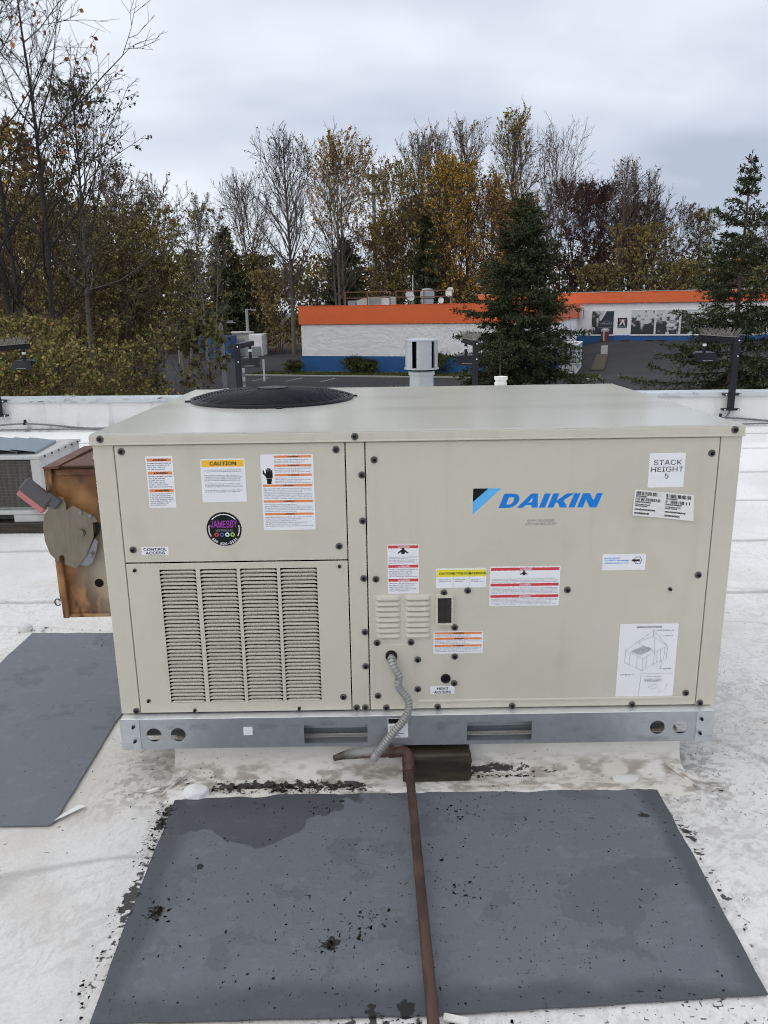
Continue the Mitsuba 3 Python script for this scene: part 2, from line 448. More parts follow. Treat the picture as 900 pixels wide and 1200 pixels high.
mat('ground_surface', P(proc(f_ground), 0.8, spec=0.12))
mat('grass_blades', {'type': 'diffuse', 'reflectance': VC})
mat('grass_soil', P(proc(lambda p, n, uv: mix((0.055, 0.060, 0.022), (0.085, 0.070, 0.035), fbm(p.x * 1.5, p.y * 1.5, 0.0, 4))), 0.9))
mat('kerb_soil', P((0.075, 0.066, 0.048), 0.9, spec=0.1))
mat('kerb_stone', P((0.30, 0.29, 0.27), 0.8))
mat('road_paint', P((0.30, 0.30, 0.29), 0.8, spec=0.1))


def f_store(p, n, uv):
    return mix((0.86, 0.86, 0.85), (0.78, 0.78, 0.77), fbm(p.x * 0.8, p.y * 0.8, p.z * 1.2, 4))


def b_block(p, n, uv):
    s = (p.x + 6.58) * 0.9533 - (p.y - 62.98) * 0.302
    return fbm(s * 4.2, p.z * 4.6, 0.0, 4)


mat('block_white', P(proc(f_store), 0.8), b_block, 0.07, 0.02)
mat('block_blue', P((0.018, 0.10, 0.28), 0.7), b_block, 0.035, 0.02)
mat('smooth_white', P((0.84, 0.84, 0.83), 0.6))
mat('smooth_blue', P((0.018, 0.095, 0.26), 0.6))
mat('orange_fascia', P(proc(lambda p, n, uv: mix((0.82, 0.155, 0.042), (0.76, 0.14, 0.038), fbm(p.x * 0.6, p.y * 0.6, p.z * 2.0, 4))), 0.5))
mat('roof_gravel', P((0.30, 0.29, 0.28), 0.9))
mat('rail_brown', P((0.20, 0.085, 0.05), 0.6))
mat('navy_panel', P((0.030, 0.035, 0.055), 0.3))


def f_mural(p, n, uv):
    s = (p.x + 6.58) * 0.9533 - (p.y - 62.98) * 0.302
    z = p.z
    rid = fbm(s * 0.55 + 3, z * 0.8, 0.0, 5)
    det = fbm(s * 2.6, z * 3.2, 5.0, 5)
    lum = smoothstep(0.40, 0.56, 0.5 * rid + 0.5 * det + 0.10 * (z - 0.0))
    return mix((0.035, 0.038, 0.04), (0.62, 0.63, 0.63), lum)


mat('mural_print', P(proc(f_mural), 0.25))
mat('frame_white', P((0.70, 0.70, 0.69), 0.5))
mat('maroon', P((0.14, 0.03, 0.025), 0.4))
mat('steel_far', P((0.55, 0.53, 0.50), 0.35, metal=0.6))
mat('concrete_pale', P((0.52, 0.50, 0.46), 0.8))
mat('container_blue', P((0.035, 0.095, 0.22), 0.6))
mat('pole_grey', P((0.30, 0.31, 0.31), 0.6))
mat('safety_orange', P((0.75, 0.12, 0.03), 0.5))
mat('car_paint', P((0.012, 0.013, 0.015), 0.2, spec=0.7, clearcoat=0.8))
mat('car_glass', P((0.015, 0.016, 0.018), 0.06, spec=0.8))
mat('headlamp', P((0.55, 0.55, 0.55), 0.15))
mat('rubber', P((0.015, 0.015, 0.015), 0.8))
mat('bark', P(VC, 0.85), lambda p, n, uv: fbm(p.x * 8, p.y * 8, p.z * 2.0, 4), 0.06, 0.01)

# ------------------------------------------------------------------ ground beyond the building
P0 = np.array([-6.58, 62.98, -3.33])          # left front corner of the store
SU, SV = np.array([0.9533, -0.302, 0]), np.array([0.302, 0.9533, 0])
GZ = -3.33


def sm(a, b, x):
    t = np.clip((x - a) / (b - a), 0, 1)
    return t * t * (3 - 2 * t)


def ground_z(x, y):
    x, y = np.asarray(x, float), np.asarray(y, float)
    s = (x - P0[0]) * SU[0] + (y - P0[1]) * SU[1]
    v = (x - P0[0]) * SV[0] + (y - P0[1]) * SV[1]
    return GZ + 1.34 * sm(3, 28.5, v) * sm(17.5, 23, s)


gx = np.unique(np.concatenate([np.linspace(-500, -60, 12), np.linspace(-60, 70, 66), np.linspace(70, 500, 12)]))
gy = np.unique(np.concatenate([np.linspace(-300, 0, 8), np.linspace(0, 130, 66), np.linspace(130, 900, 16)]))
X, Y = np.meshgrid(gx, gy)
V = np.stack([X, Y, ground_z(X, Y)], -1).reshape(-1, 3)
nx, ny = len(gx), len(gy)
i, j = np.meshgrid(np.arange(nx - 1), np.arange(ny - 1))
q = (j * nx + i).ravel()
add('ground', (V, np.stack([q, q + 1, q + nx + 1, q + nx], -1)), 'ground_surface', smooth=True, kind='structure')


def sv(s, v, z):
    return P0 + s * SU + v * SV + np.array([0, 0, z])


STORE_M = np.eye(4)
STORE_M[:3, 0], STORE_M[:3, 1], STORE_M[:3, 3] = SU, SV, P0


def loc(m):
    m = m.copy()
    m.apply_transform(STORE_M)
    return m


rng = np.random.default_rng(5)
# grass verge in front of the store, its kerb, blades
add('verge', loc(bx(-3.5, 24, -3.6, -0.05, -0.3, 0.06, 0.03)), 'grass_soil', kind='structure')
add('kerb', loc(bx(-3.7, 24.2, -3.85, -3.605, -0.3, 0.10, 0.02)), 'kerb_stone', kind='structure')
n = 9000
s, v = rng.uniform(-3.4, 23.8, n), rng.uniform(-3.5, -0.3, n)
b = P0 + s[:, None] * SU + v[:, None] * SV + [0, 0, 0.05]
a = rng.uniform(0, 2 * PI, n)
w = np.stack([np.cos(a), np.sin(a), a * 0], -1) * 0.03
t = np.stack([rng.normal(0, 0.05, n), rng.normal(0, 0.05, n), rng.uniform(0.06, 0.16, n)], -1)
V, F = quadmesh(np.stack([b - w, b + w, b + w * 0.3 + t, b - w * 0.3 + t], 1))
c = np.array([0.075, 0.085, 0.025]) * rng.uniform(0.6, 1.5, (n, 1)) + rng.uniform(0, 0.02, (n, 3))
add('grass', (V, F), 'grass_blades', color=np.repeat(c, 4, 0), kind='stuff', label='short worn grass on the strip in front of the orange and white store')
for k in range(3):
    s = -0.6 + 2.7 * k
    add('parking_line', loc(bx(s, s + 0.10, -8.2, -5.2, -0.01, 0.012)), 'road_paint', 'ground', kind='structure')

# ------------------------------------------------------------------ the flat roof the units stand on
PAR = (-0.048, 7.79)                           # inner face of the parapet: y = 7.79 - 0.048 x


def par_y(x):
    return PAR[1] + PAR[0] * x


seam_y = [-1.05, 1.62, 2.55, 3.62, 4.7, 5.9, 6.9]
xs = np.unique(np.round(np.concatenate([np.linspace(-14, -2.6, 24), np.arange(-2.6, 2.2, 0.035), np.linspace(2.2, 14, 26)]), 4))
ys = [np.linspace(-9, -1.6, 12), np.arange(-1.6, 1.7, 0.035), np.linspace(1.7, 8.35, 60)]
for s in seam_y:
    ys.append(np.array([s - 0.004, s + 0.004]))
ys = np.unique(np.round(np.concatenate(ys), 4))
X, Y = np.meshgrid(xs, ys)
Pn = np.stack([X * 1.6, Y * 1.6, X * 0], -1)
Z = 0.012 * (meshkit.fbm(Pn, 4, 3) - 0.5)
Z += 0.006 * (meshkit.fbm(Pn * 5, 3, 8) - 0.5)
for k, s in enumerate(seam_y):
    Z += 0.010 * (Y > s) * np.exp(-np.maximum(Y - s, 0) / 0.25)
padm = ((X > -0.85) & (X < 0.83) & (Y > -0.98) & (Y < 0.02)) | ((X < -0.98) & (Y > -0.31) & (Y < 1.3))
Z = np.where(padm, np.minimum(Z * 0.2 - 0.004, 0), Z)
V = np.stack([X, Y, Z], -1).reshape(-1, 3)
nx, ny = len(xs), len(ys)
i, j = np.meshgrid(np.arange(nx - 1), np.arange(ny - 1))
q = (j * nx + i).ravel()
add('roof', (V, np.stack([q, q + 1, q + nx + 1, q + nx], -1)), 'roof_membrane', smooth=True, kind='structure')

# parapet with metal coping in lengths
par = thing('parapet_wall', 'low white parapet wall with dirty metal coping along the back edge of the roof', 'wall')
A = math.atan(PAR[0])
PM = trimesh.transformations.rotation_matrix(A, (0, 0, 1))
PM[:3, 3] = (0, PAR[1], 0)


def pl(m):
    m = m.copy()
    m.apply_transform(PM)
    return m


xs = np.linspace(-14, 14, 260)
prof = np.array([(-0.16, -0.02), (-0.115, 0.004), (-0.05, 0.022), (-0.018, 0.055), (0.0, 0.12), (0.004, 0.30), (0.0, 0.41)])
V = []
for k, (yy, zz) in enumerate(prof):
    w = 0.012 * (meshkit.fbm(np.stack([xs * 1.5, xs * 0 + k * 0.6, xs * 0], -1), 3, 5) - 0.5)
    V.append(np.stack([xs, yy + w, zz + w * 0.4], -1))
V = np.array(V)
n = len(xs)
i, j = np.meshgrid(np.arange(n - 1), np.arange(len(prof) - 1))
q = (j * n + i).ravel()
m = trimesh.Trimesh(V.reshape(-1, 3), np.vstack([np.stack([q, q + 1, q + n + 1], -1), np.stack([q, q + n + 1, q + n], -1)]), process=False)
add('flashing', pl(m), 'parapet_membrane', par, smooth=True)
add('outer_wall', pl(bx(-14, 14, 0.03, 0.30, -3.6, 0.405)), 'block_white', par)
add('side_wall', pl(bx(-14, -13.7, -20, 0.0295, -3.6, -0.04)), 'block_white', par)
add('side_wall', pl(bx(13.7, 14, -20, 0.0295, -3.6, -0.04)), 'block_white', par)
for k in range(9):
    x0 = -14 + k * 3.05 + 0.6
    c = cat_(bx(x0, x0 + 3.042, -0.018, 0.335, 0.415, 0.424, 0.002), bx(x0, x0 + 3.042, -0.022, -0.017, 0.372, 0.424, 0.001), bx(x0, x0 + 3.042, 0.334, 0.339, 0.33, 0.424, 0.001),
             bx(x0, x0 + 3.042, -0.030, -0.0225, 0.372, 0.379, 0.001))
    c.vertices[:, 2] += 0.004 * np.sin(x0 * 3.1)
    add('coping', pl(c), 'coping_metal', par)

# cable clipped along the foot of the parapet
cable = thing('cable', 'grey cable clipped along the foot of the white parapet wall', 'cable')
r2 = np.random.default_rng(2)
pts = []
xx = np.arange(-12, 12.1, 0.6)
for k, x in enumerate(xx):
    pts.append((x, -0.075 + 0.02 * r2.normal(), 0.075 + (0.028 if k % 3 == 0 else -0.014) + 0.006 * r2.normal()))
add('sheath', pl(tube(pts, 0.011, 400, 7)), 'grey_cable', cable, smooth=40)
pts2 = [(x, -0.105, 0.034 + 0.006 * r2.normal()) for x in xx]
add('sheath', pl(tube(pts2, 0.010, 300, 7)), 'grey_cable', cable, smooth=40)
clip = mikit.ply(cat_(bx(-0.012, 0.012, -0.02, 0.05, -0.016, 0.016, 0.003), bx(-0.012, 0.012, 0.0, 0.04, 0.016, 0.05, 0.003)), 'black_steel')
for k in range(0, len(pts), 3):
    x, y, z = pts[k]
    add('clip', clip, None, cable, to=T(PM.tolist()) @ T().translate([x, y, z]))

# ------------------------------------------------------------------ walk pads on the membrane


def sheet(outline, z, th, seed, curl=()):
    """A thin rubber sheet with a slightly uneven rim."""
    pts = np.array(outline, float)
    rr = np.random.default_rng(seed)
    ring = []
    for a, b in zip(pts, np.roll(pts, -1, 0)):
        L = np.linalg.norm(b - a)
        for t in np.linspace(0, 1, max(2, int(L / 0.05)), endpoint=False):
            nrm = np.array([-(b - a)[1], (b - a)[0]]) / L
            ring.append(a + (b - a) * t + nrm * 0.0012 * rr.normal() * (0 < t))
    m = trimesh.creation.extrude_polygon(Polygon(ring), th, engine='earcut')
    m.apply_translation((0, 0, z))
    return m


m = sheet([(-0.7646, -0.1176), (-0.4351, -0.0953), (-0.1401, -0.085), (0.2937, -0.0691), (0.7436, -0.0625), (0.736, -0.51), (0.7272, -0.851), (-0.0258, -0.8904), (-0.7465, -0.898), (-0.7593, -0.5975)], 0.001, 0.0045, 1)
add('walk_pad_mat', m, 'walk_pad', label='large dark grey walk pad before the beige unit, wet at its back left corner', cat='mat')
m = sheet([(-1.7878, 1.2143), (-1.3995, 1.1996), (-1.05, 1.19), (-1.07, 0.72), (-1.1108, 0.3561), (-1.0987, -0.2094), (-1.112, -0.2294), (-1.2559, -0.2295), (-1.79, -0.235)], 0.001, 0.0045, 2)
add('walk_pad_mat', m, 'walk_pad', label='dark grey walk pad lying left of the beige unit, beyond a narrow white strip', cat='mat')
# folded membrane corner sticking out under the left pad
m = trimesh.convex.convex_hull(np.array([(-1.105, -0.19, 0.001), (-1.04, -0.135, 0.001), (-1.03, -0.145, 0.009), (-1.10, -0.215, 0.008), (-1.06, -0.13, 0.003)]))
add('membrane_scrap', m, 'parapet_membrane', label='small white folded membrane scrap at the near corner of the left walk pad', cat='scrap')


def lump(cx, cy, r, h, seed, name, label):
    m = trimesh.creation.icosphere(subdivisions=3, radius=1.0)
    nn = meshkit.fbm(m.vertices * 1.7 + seed, 3, seed) - 0.5
    m.vertices *= (1 + 0.55 * nn)[:, None]
    m.vertices *= [r, r * 0.7, h]
    m.apply_translation((cx, cy, h * 0.35))
    add(name, m, 'parapet_membrane', smooth=True, label=label, cat='patch')


lump(-0.705, -0.090, 0.044, 0.027, 3, 'sealant_lump', 'rounded white sealant lump at the back left corner of the large pad')
lump(0.665, -0.046, 0.045, 0.011, 6, 'sealant_lump', 'flat white sealant lump behind the back right corner of the large pad')
lump(-1.84, 1.26, 0.035, 0.028, 8, 'sealant_lump', 'dirty white lump at the far left corner of the left walk pad')

# ------------------------------------------------------------------ the rooftop unit (front at y = 0.008, left -0.948, right 0.950)
curb = thing('roof_curb', 'white membrane wrapped curb that carries the beige rooftop unit', 'curb')
xs = np.linspace(-0.80, 0.862, 150)
prof = [(-0.125, -0.004), (-0.10, 0.004), (-0.078, 0.011), (-0.056, 0.005), (-0.03, 0.008), (0.0, 0.016), (0.026, 0.030), (0.040, 0.060), (0.044, 0.122)]
V = []
for k, (yy, zz) in enumerate(prof):
    w = meshkit.fbm(np.stack([xs * 6, xs * 0 + k * 0.5, xs * 0], -1), 4, 9) - 0.5
    amp = 0.02 if k < 6 else 0.006
    V.append(np.stack([xs, yy + w * amp, zz + np.abs(w) * amp * 0.8 * (k not in (0,))], -1))
V = np.array(V)
n = len(xs)
i, j = np.meshgrid(np.arange(n - 1), np.arange(len(prof) - 1))
q = (j * n + i).ravel()
add('flashing', trimesh.Trimesh(V.reshape(-1, 3), np.vstack([np.stack([q, q + 1, q + n + 1], -1), np.stack([q, q + n + 1, q + n], -1)]), process=False), 'curb_membrane', curb, smooth=True)
add('core', bx(-0.80, 0.862, 0.062, 1.27, -0.01, 0.121, 0.004), 'curb_membrane', curb)
# folded corner flaps, heat welded
for sx, x0 in ((1, 0.80), (-1, -0.74)):
    for k in range(3):
        a = (x0 + sx * 0.018 * k, -0.0 - 0.01 * k, 0.036 - 0.004 * k)
        b_ = (x0 + sx * (0.05 + 0.03 * k), -0.055 - 0.012 * k, 0.014)
        c = (x0 + sx * (0.085 + 0.045 * k), -0.105 + 0.02 * k, 0.004)
        add('fold', tube([a, b_, c], [0.003, 0.005, 0.0015], 16, 6), 'curb_membrane', curb, smooth=True)

U = thing('rooftop_air_conditioner', 'large beige packaged air conditioner with many warning stickers standing on the white roof', 'air conditioner')
YF = 0.008
# core and sides
add('inner_box', bx(-0.944, 0.946, 0.075, 1.296, 0.232, 1.10), 'dark_core', U)
add('side_panel', bx(-0.9478, -0.9445, 0.03, 1.30, 0.232, 1.105), 'beige_paint', U)
add('side_panel', bx(0.9465, 0.9498, 0.03, 1.30, 0.232, 1.105), 'beige_paint', U)
add('rear_panel', bx(-0.944, 0.946, 1.297, 1.302, 0.232, 1.105), 'beige_paint', U)


def panel(name, x0, x1, z0, z1, y=YF, th=0.022, b=0.0018, parent=None, **kw):
    return add(name, bx(x0, x1, y, y + th, z0, z1, b), 'beige_paint', parent or U, **kw)


post_l = panel('corner_post', -0.948, -0.8882, 0.236, 1.103, th=0.06)
post_r = panel('corner_post', 0.8885, 0.950, 0.236, 1.103, th=0.06)
ctrl = panel('control_panel', -0.8856, -0.2132, 0.7422, 1.1005)
strip = panel('centre_strip', -0.2098, -0.1552, 0.238, 1.1005)
big = panel('blower_panel', -0.1518, 0.8854, 0.238, 1.1005)
add('bead', bx(-0.003, 0.868, YF - 0.0045, YF + 0.002, 0.259, 0.270, 0.003), 'beige_paint', big)
cov = add('entry_cover', bx(-0.1505, -0.0115, YF - 0.0016, YF + 0.001, 0.2385, 0.461, 0.0005), 'beige_paint', big)

# louvred panel: slots cut through, one pressed blade in each
NR, Z0L, Z1L = 36, 0.272, 0.7195
pitch = (Z1L - Z0L) / NR
cols = [(-0.785, -0.677), (-0.662, -0.552), (-0.540, -0.430), (-0.418, -0.308)]
holes = []
for a, b in cols:
    for k in range(NR):
        z = Z0L + k * pitch
        holes.append(sbox(a, z + 0.0012, b, z + pitch - 0.0022).buffer(0.0009, quad_segs=1))
pan = sbox(-0.8856, 0.2385, -0.2132, 0.7386).difference(union_all(holes))
louv = add('louvre_panel', plate(pan, YF, 0.0016), 'beige_paint', U)
add('coil', bx(-0.80, -0.29, YF + 0.055, YF + 0.06, 0.262, 0.73), 'coil_dark', louv)
for x0, x1, z0, z1 in ((-0.2400, -0.2128, 0.245, 0.7386), (-0.8870, -0.82, 0.245, 0.7386), (-0.8190, -0.2410, 0.728, 0.7386), (-0.8190, -0.2410, 0.245, 0.262)):
    add('inner_frame', bx(x0, x1, YF + 0.0030, YF + 0.050, z0, z1), 'dark_core', louv)
for x0, x1 in ((-0.2165, -0.2065), (-0.158, -0.149), (0.882, 0.892), (-0.891, -0.882)):
    add('seam_backing', bx(x0, x1, YF + 0.0225, YF + 0.060, 0.240, 1.10), 'dark_core', U)
add('seam_backing', bx(-0.880, -0.218, YF + 0.0225, YF + 0.060, 0.7387, 0.75), 'dark_core', U)


def blade(w, h, seed):
    rr = np.random.default_rng(seed)
    nu, nv = 13, 4
    u = np.linspace(0, 1, nu)
    e = np.minimum(u, 1 - u) * w / 0.013
    e = np.sqrt(1 - (1 - np.clip(e, 0, 1)) ** 2)
    V = []
    for k in range(nv):
        t = k / (nv - 1)
        zz = h * (t * (0.30 + 0.70 * e))
        yy = 0.0010 + (0.0050 + 0.0004 * rr.normal()) * e * t ** 1.2 - 0.0030 * e * math.sin(PI * t)
        V.append(np.stack([u * w, yy, zz], -1))
    V = np.array(V).reshape(-1, 3)
    i, j = np.meshgrid(np.arange(nu - 1), np.arange(nv - 1))
    q = (j * nu + i).ravel()
    return V, np.stack([q, q + 1, q + nu + 1, q + nu], -1)


blades = [mikit.ply(blade(0.1085, 0.0053, s), 'beige_paint', smooth=True) for s in range(3)]
r3 = np.random.default_rng(7)
for a, b in cols:
    for k in range(NR):
        to = T().translate([a, YF, Z0L + k * pitch + 0.0008]) @ T().scale([(b - a) / 0.1085, 1, 1])
        if r3.random() < 0.06 and a < -0.7 and k > 22:     # a few dented blades at the upper left
            to = to @ T().rotate([0, 1, 0], float(r3.normal() * 0.7))
        add('louvre', blades[r3.integers(3)], None, louv, to=to)

# two columns of small pressed-out louvres on the blower panel
vent = []
nu, nv = 11, 6
for w in (0.080,):
    u, t = np.linspace(0, 1, nu), np.linspace(0, 1, nv)
    e = np.sqrt(1 - (1 - np.clip(np.minimum(u, 1 - u) * w / 0.010, 0, 1)) ** 2)
    V = []
    for tt in t:
        V.append(np.stack([u * w, 0.0006 - 0.0095 * e * np.sin(tt * PI * 0.5) ** 0.8 * np.ones(nu), 0.0148 * (1 - tt) * np.ones(nu) - 0.0012 * (1 - e) * (tt - 1)], -1))
    V.append(np.stack([u * w, -0.0095 * e + 0.0004, np.full(nu, -0.0022)], -1))
    V.append(np.stack([u * w, 0.0006 * np.ones(nu), np.full(nu, -0.0026)], -1))
    V = np.array(V).reshape(-1, 3)
    i, j = np.meshgrid(np.arange(nu - 1), np.arange(nv + 1))
    q = (j * nu + i).ravel()
    vent = mikit.ply((V, np.stack([q, q + nu, q + nu + 1, q + 1], -1)), 'beige_paint', smooth=True)
for x0 in (-0.132, -0.040):
    for k in range(8):
        add('small_louvre', vent, None, big, to=T().translate([x0, YF, 0.488 + k * 0.0177]))

# screened hood next to them
hood = add('screened_hood', plate(sbox(0.056, 0.529, 0.107, 0.626).difference(sbox(0.0605, 0.536, 0.1025, 0.619)), YF - 0.016, 0.018), 'beige_paint', big)
add('screen_back', bx(0.059, 0.104, YF - 0.008, YF - 0.004, 0.533, 0.621), 'dark_core', hood)
wires = []
for k in range(15):
    x = 0.0605 + k * 0.003
    wires.append(bx(x - 0.0004, x + 0.0004, YF - 0.0125, YF - 0.0116, 0.534, 0.620))
for k in range(28):
    z = 0.536 + k * 0.003
    wires.append(bx(0.060, 0.103, YF - 0.0134, YF - 0.0125, z - 0.0004, z + 0.0004))
add('wire_mesh', cat_(*wires), 'coil_fins', hood, kind='stuff')

# screws: rubber backed washer with a dark hex head
def screw_mesh(r, head):
    w = lathe([(0.0, 0), (r, 0), (r, 0.0016), (r * 0.86, 0.0032), (r * 0.5, 0.0040), (0, 0.0040)], 20)
    h = trimesh.creation.cylinder(radius=head, height=0.005, sections=6)
    h.apply_translation((0, 0, 0.0060))
    m = cat_(w, h)
    c = np.vstack([np.tile([0.105, 0.102, 0.096], (len(w.vertices), 1)), np.tile([0.004, 0.004, 0.004], (len(h.vertices), 1))])
    m.apply_transform(STAND)
    return mikit.ply(m, 'coloured_hard', color=c)


SC, SS = screw_mesh(0.0108, 0.0056), screw_mesh(0.0058, 0.0046)
XS = [(-0.865, 1.083, ctrl), (-0.238, 1.08, ctrl), (-0.859, 0.783, ctrl), (-0.237, 0.785, ctrl), (-0.164, 1.003, strip), (-0.1645, 0.863, strip), (-0.1650, 0.681, strip), (-0.1650, 0.505, strip),
      (-0.1650, 0.389, strip), (-0.197, 0.246, strip), (-0.169, 0.246, strip), (-0.238, 0.284, louv), (-0.127, 1.048, big), (-0.128, 0.678, big), (-0.128, 0.468, big), (-0.022, 0.468, big),
      (-0.001, 0.409, big), (-0.001, 0.307, big), (-0.128, 0.287, cov), (-0.102, 0.245, cov), (0.08, 0.631, big), (0.153, 0.637, big), (0.114, 0.516, big), (0.115, 0.418, big), (0.459, 0.634, big),
      (0.114, 0.326, big), (0.062, 0.244, big), (0.3, 0.2435, big), (0.683, 0.242, big), (0.900, 0.2445, post_r), (0.864, 1.053, big), (0.857, 0.676, big), (0.852, 0.28, big), (-0.900, 0.2455, post_l)]
for x, z, pr in XS:
    y = YF - (0.0016 if pr == cov else 0)
    add('screw', SC, None, pr, to=T().translate([x, y, z]) @ T().rotate([0, 1, 0], float(r3.uniform(0, 60))))
for x, z, pr in [(-0.86, 0.718, louv), (-0.238, 0.721, louv), (-0.857, 0.281, louv), (-0.713, 0.2455, louv), (-0.38, 0.2465, louv), (0.774, 0.632, big)]:
    add('screw', SS, None, pr, to=T().translate([x, YF, z]))
gr = lathe([(0.008, 0.001), (0.0155, 0.001), (0.0155, 0.004), (0.012, 0.006), (0.008, 0.0045), (0.008, 0.001)], 24)
gr.apply_transform(STAND)
gr.apply_translation((0.087, YF, 0.343))
add('grommet', cat_(gr, plate(Point(0.087, 0.343).buffer(0.0085), YF - 0.0012, 0.001)), 'black_plastic', big, smooth=40)

# lid with turned-down skirt, hem and the fan opening
ZT = 1.1374
FC, FR = (-0.535, 0.868), 0.318
lid = m3.Manifold.hull_points(np.array([(x, y, z) for x in (-0.951, 0.951) for y in (0.0, 1.32) for z in (1.108, ZT - 0.004)] + [(x, y, z) for x in (-0.9465, 0.9465) for y in (0.0045, 1.3155) for z in (ZT,)]))
lid = lid - m3.Manifold.cylinder(0.2, 0.285, 0.285, 64).translate((FC[0], FC[1], 1.0))
rim = m3.Manifold.cylinder(0.012, 0.302, 0.292, 64) - m3.Manifold.cylinder(0.1, 0.285, 0.285, 64).translate((0, 0, -0.03))
lid = lid + rim.translate((FC[0], FC[1], ZT - 0.002))
lidk = add('lid', lid, 'lid_paint', U)
skirt = cat_(bx(-0.953, 0.953, -0.0016, 0.02, 1.1045, ZT - 0.006, 0.0012), bx(-0.954, 0.954, -0.0040, 0.004, 1.1035, 1.1085, 0.0018))
add('skirt', skirt, 'beige_paint', lidk)
for x, z in ((-0.92, 1.122), (-0.182, 1.1195), (0.921, 1.1225)):
    add('screw', SC, None, lidk, to=T().translate([x, -0.0016, z]) @ T().rotate([0, 1, 0], float(r3.uniform(0, 60))))
# fan: guard of rings and spokes over dark blades
fan = add('fan_shroud', trimesh.creation.annulus(0.279, 0.2845, 0.16, sections=48, transform=trimesh.transformations.translation_matrix((FC[0], FC[1], 1.055))), 'black_steel', U)
bl = []
for k in range(4):
    V = []
    for r in np.linspace(0.06, 0.27, 8):
        for t in np.linspace(-1, 1, 5):
            a = k * PI / 2 + t * 0.46 * (0.55 + r * 1.4)
            V.append((r * math.cos(a), r * math.sin(a), 0.035 * t * (1.1 - r) - 0.012 * t * t))
    V = np.array(V)
    i, j = np.meshgrid(np.arange(4), np.arange(7))
    q = (j * 5 + i).ravel()
    m = trimesh.Trimesh(V, np.vstack([np.stack([q, q + 1, q + 6], -1), np.stack([q, q + 6, q + 5], -1)]), process=False)
    m.apply_translation((FC[0], FC[1], 1.085))
    add('fan_blade', m, 'black_steel', fan, smooth=True)
m = trimesh.creation.cylinder(0.07, 0.09, sections=32)
m.apply_translation((FC[0], FC[1], 1.075))
add('fan_hub', m, 'black_steel', fan, smooth=40)
gd = add('fan_guard', trimesh.creation.annulus(0.312, 0.320, 0.010, sections=64, transform=trimesh.transformations.translation_matrix((FC[0], FC[1], ZT + 0.006))), 'black_steel', U, smooth=40)


def dome(r):
    return ZT + 0.008 + 0.034 * (1 - (r / 0.318) ** 3.2)


for k, r in enumerate(np.linspace(0.055, 0.308, 24)):
    a = np.linspace(0, 2 * PI, 65)
    p = np.stack([FC[0] + r * np.cos(a), FC[1] + r * np.sin(a), np.full(65, dome(r))], -1)
    V, F = tubes(p[None], np.full((1, 65), 0.0026), 6)
    add('guard_ring', trimesh.Trimesh(V, F, process=False), 'black_steel', gd, smooth=True)
for k in range(8):
    a = k * PI / 4 + 0.2
    rr = np.linspace(0.03, 0.316, 12)
    p = np.stack([FC[0] + rr * math.cos(a), FC[1] + rr * math.sin(a), [dome(r) - 0.004 for r in rr]], -1)
    add('guard_spoke', tube(p, 0.0032, 12, 6, curve=False), 'black_steel', gd, smooth=True)
    if k % 2 == 0:
        add('guard_clip', bx(-0.018, 0.018, -0.012, 0.012, 0, 0.006, 0.002).apply_transform(trimesh.transformations.rotation_matrix(a, (0, 0, 1))).apply_translation((FC[0] + 0.322 * math.cos(a), FC[1] + 0.322 * math.sin(a), ZT)), 'black_steel', gd)
m = trimesh.creation.cylinder(0.058, 0.006, sections=32)
m.apply_translation((FC[0], FC[1], ZT + 0.045))
add('guard_boss', m, 'black_steel', gd, smooth=40)

# base frame
YB = -0.020
front = sbox(-0.9445, 0.125, 0.9365, 0.2285)
cuts = [Point(x, 0.175).buffer(0.0235, quad_segs=12) for x in (-0.842, -0.765, 0.760, 0.834)]
cuts += [sbox(-0.363, 0.139, -0.165, 0.199).buffer(0.002), sbox(0.156, 0.140, 0.358, 0.201).buffer(0.002)]
base = add('base_rail', plate(front.difference(union_all(cuts)), YB, 0.0022), 'rail_steel', U, label='galvanised steel base rail with round holes and two lifting slots')
add('top_flange', bx(-0.944, 0.936, YB + 0.0002, 0.06, 0.2286, 0.2308, 0.0008), 'bright_metal', base)
add('bottom_flange', bx(-0.944, 0.936, YB + 0.0023, 0.035, 0.1235, 0.1255), 'galvanised', base)
add('end_plate', plate(sbox(-0.9465, 0.1245, -0.8852, 0.2290), YB - 0.0022, 0.002), 'galvanised', base)
add('end_plate', plate(sbox(0.8825, 0.1245, 0.9385, 0.2290), YB - 0.0022, 0.002), 'galvanised', base)
add('side_rail', bx(-0.9465, -0.9440, YB, 1.30, 0.1245, 0.2290), 'galvanised', base)
add('side_rail', bx(0.9360, 0.9385, YB, 1.30, 0.1245, 0.2290), 'galvanised', base)
add('rear_rail', bx(-0.944, 0.936, 1.298, 1.3005, 0.1245, 0.2290), 'galvanised', base)
add('drain_pan', bx(-0.93, 0.80, 0.055, 1.25, 0.127, 0.170, 0.003), 'pan_steel', base)
add('pan_lip', bx(-0.93, 0.80, 0.050, 0.0545, 0.150, 0.174, 0.001), 'rail_steel', base)
add('insulation', bx(-0.93, 0.80, 0.075, 1.25, 0.1705, 0.2285), 'pan_pale', base)
for x, z in ((-0.904, 0.206), (-0.903, 0.156), (0.897, 0.205), (0.896, 0.155)):
    add('screw', SS, None, base, to=T().translate([x, YB - 0.0022, z]))

# ---- stickers
rp = np.random.default_rng(21)


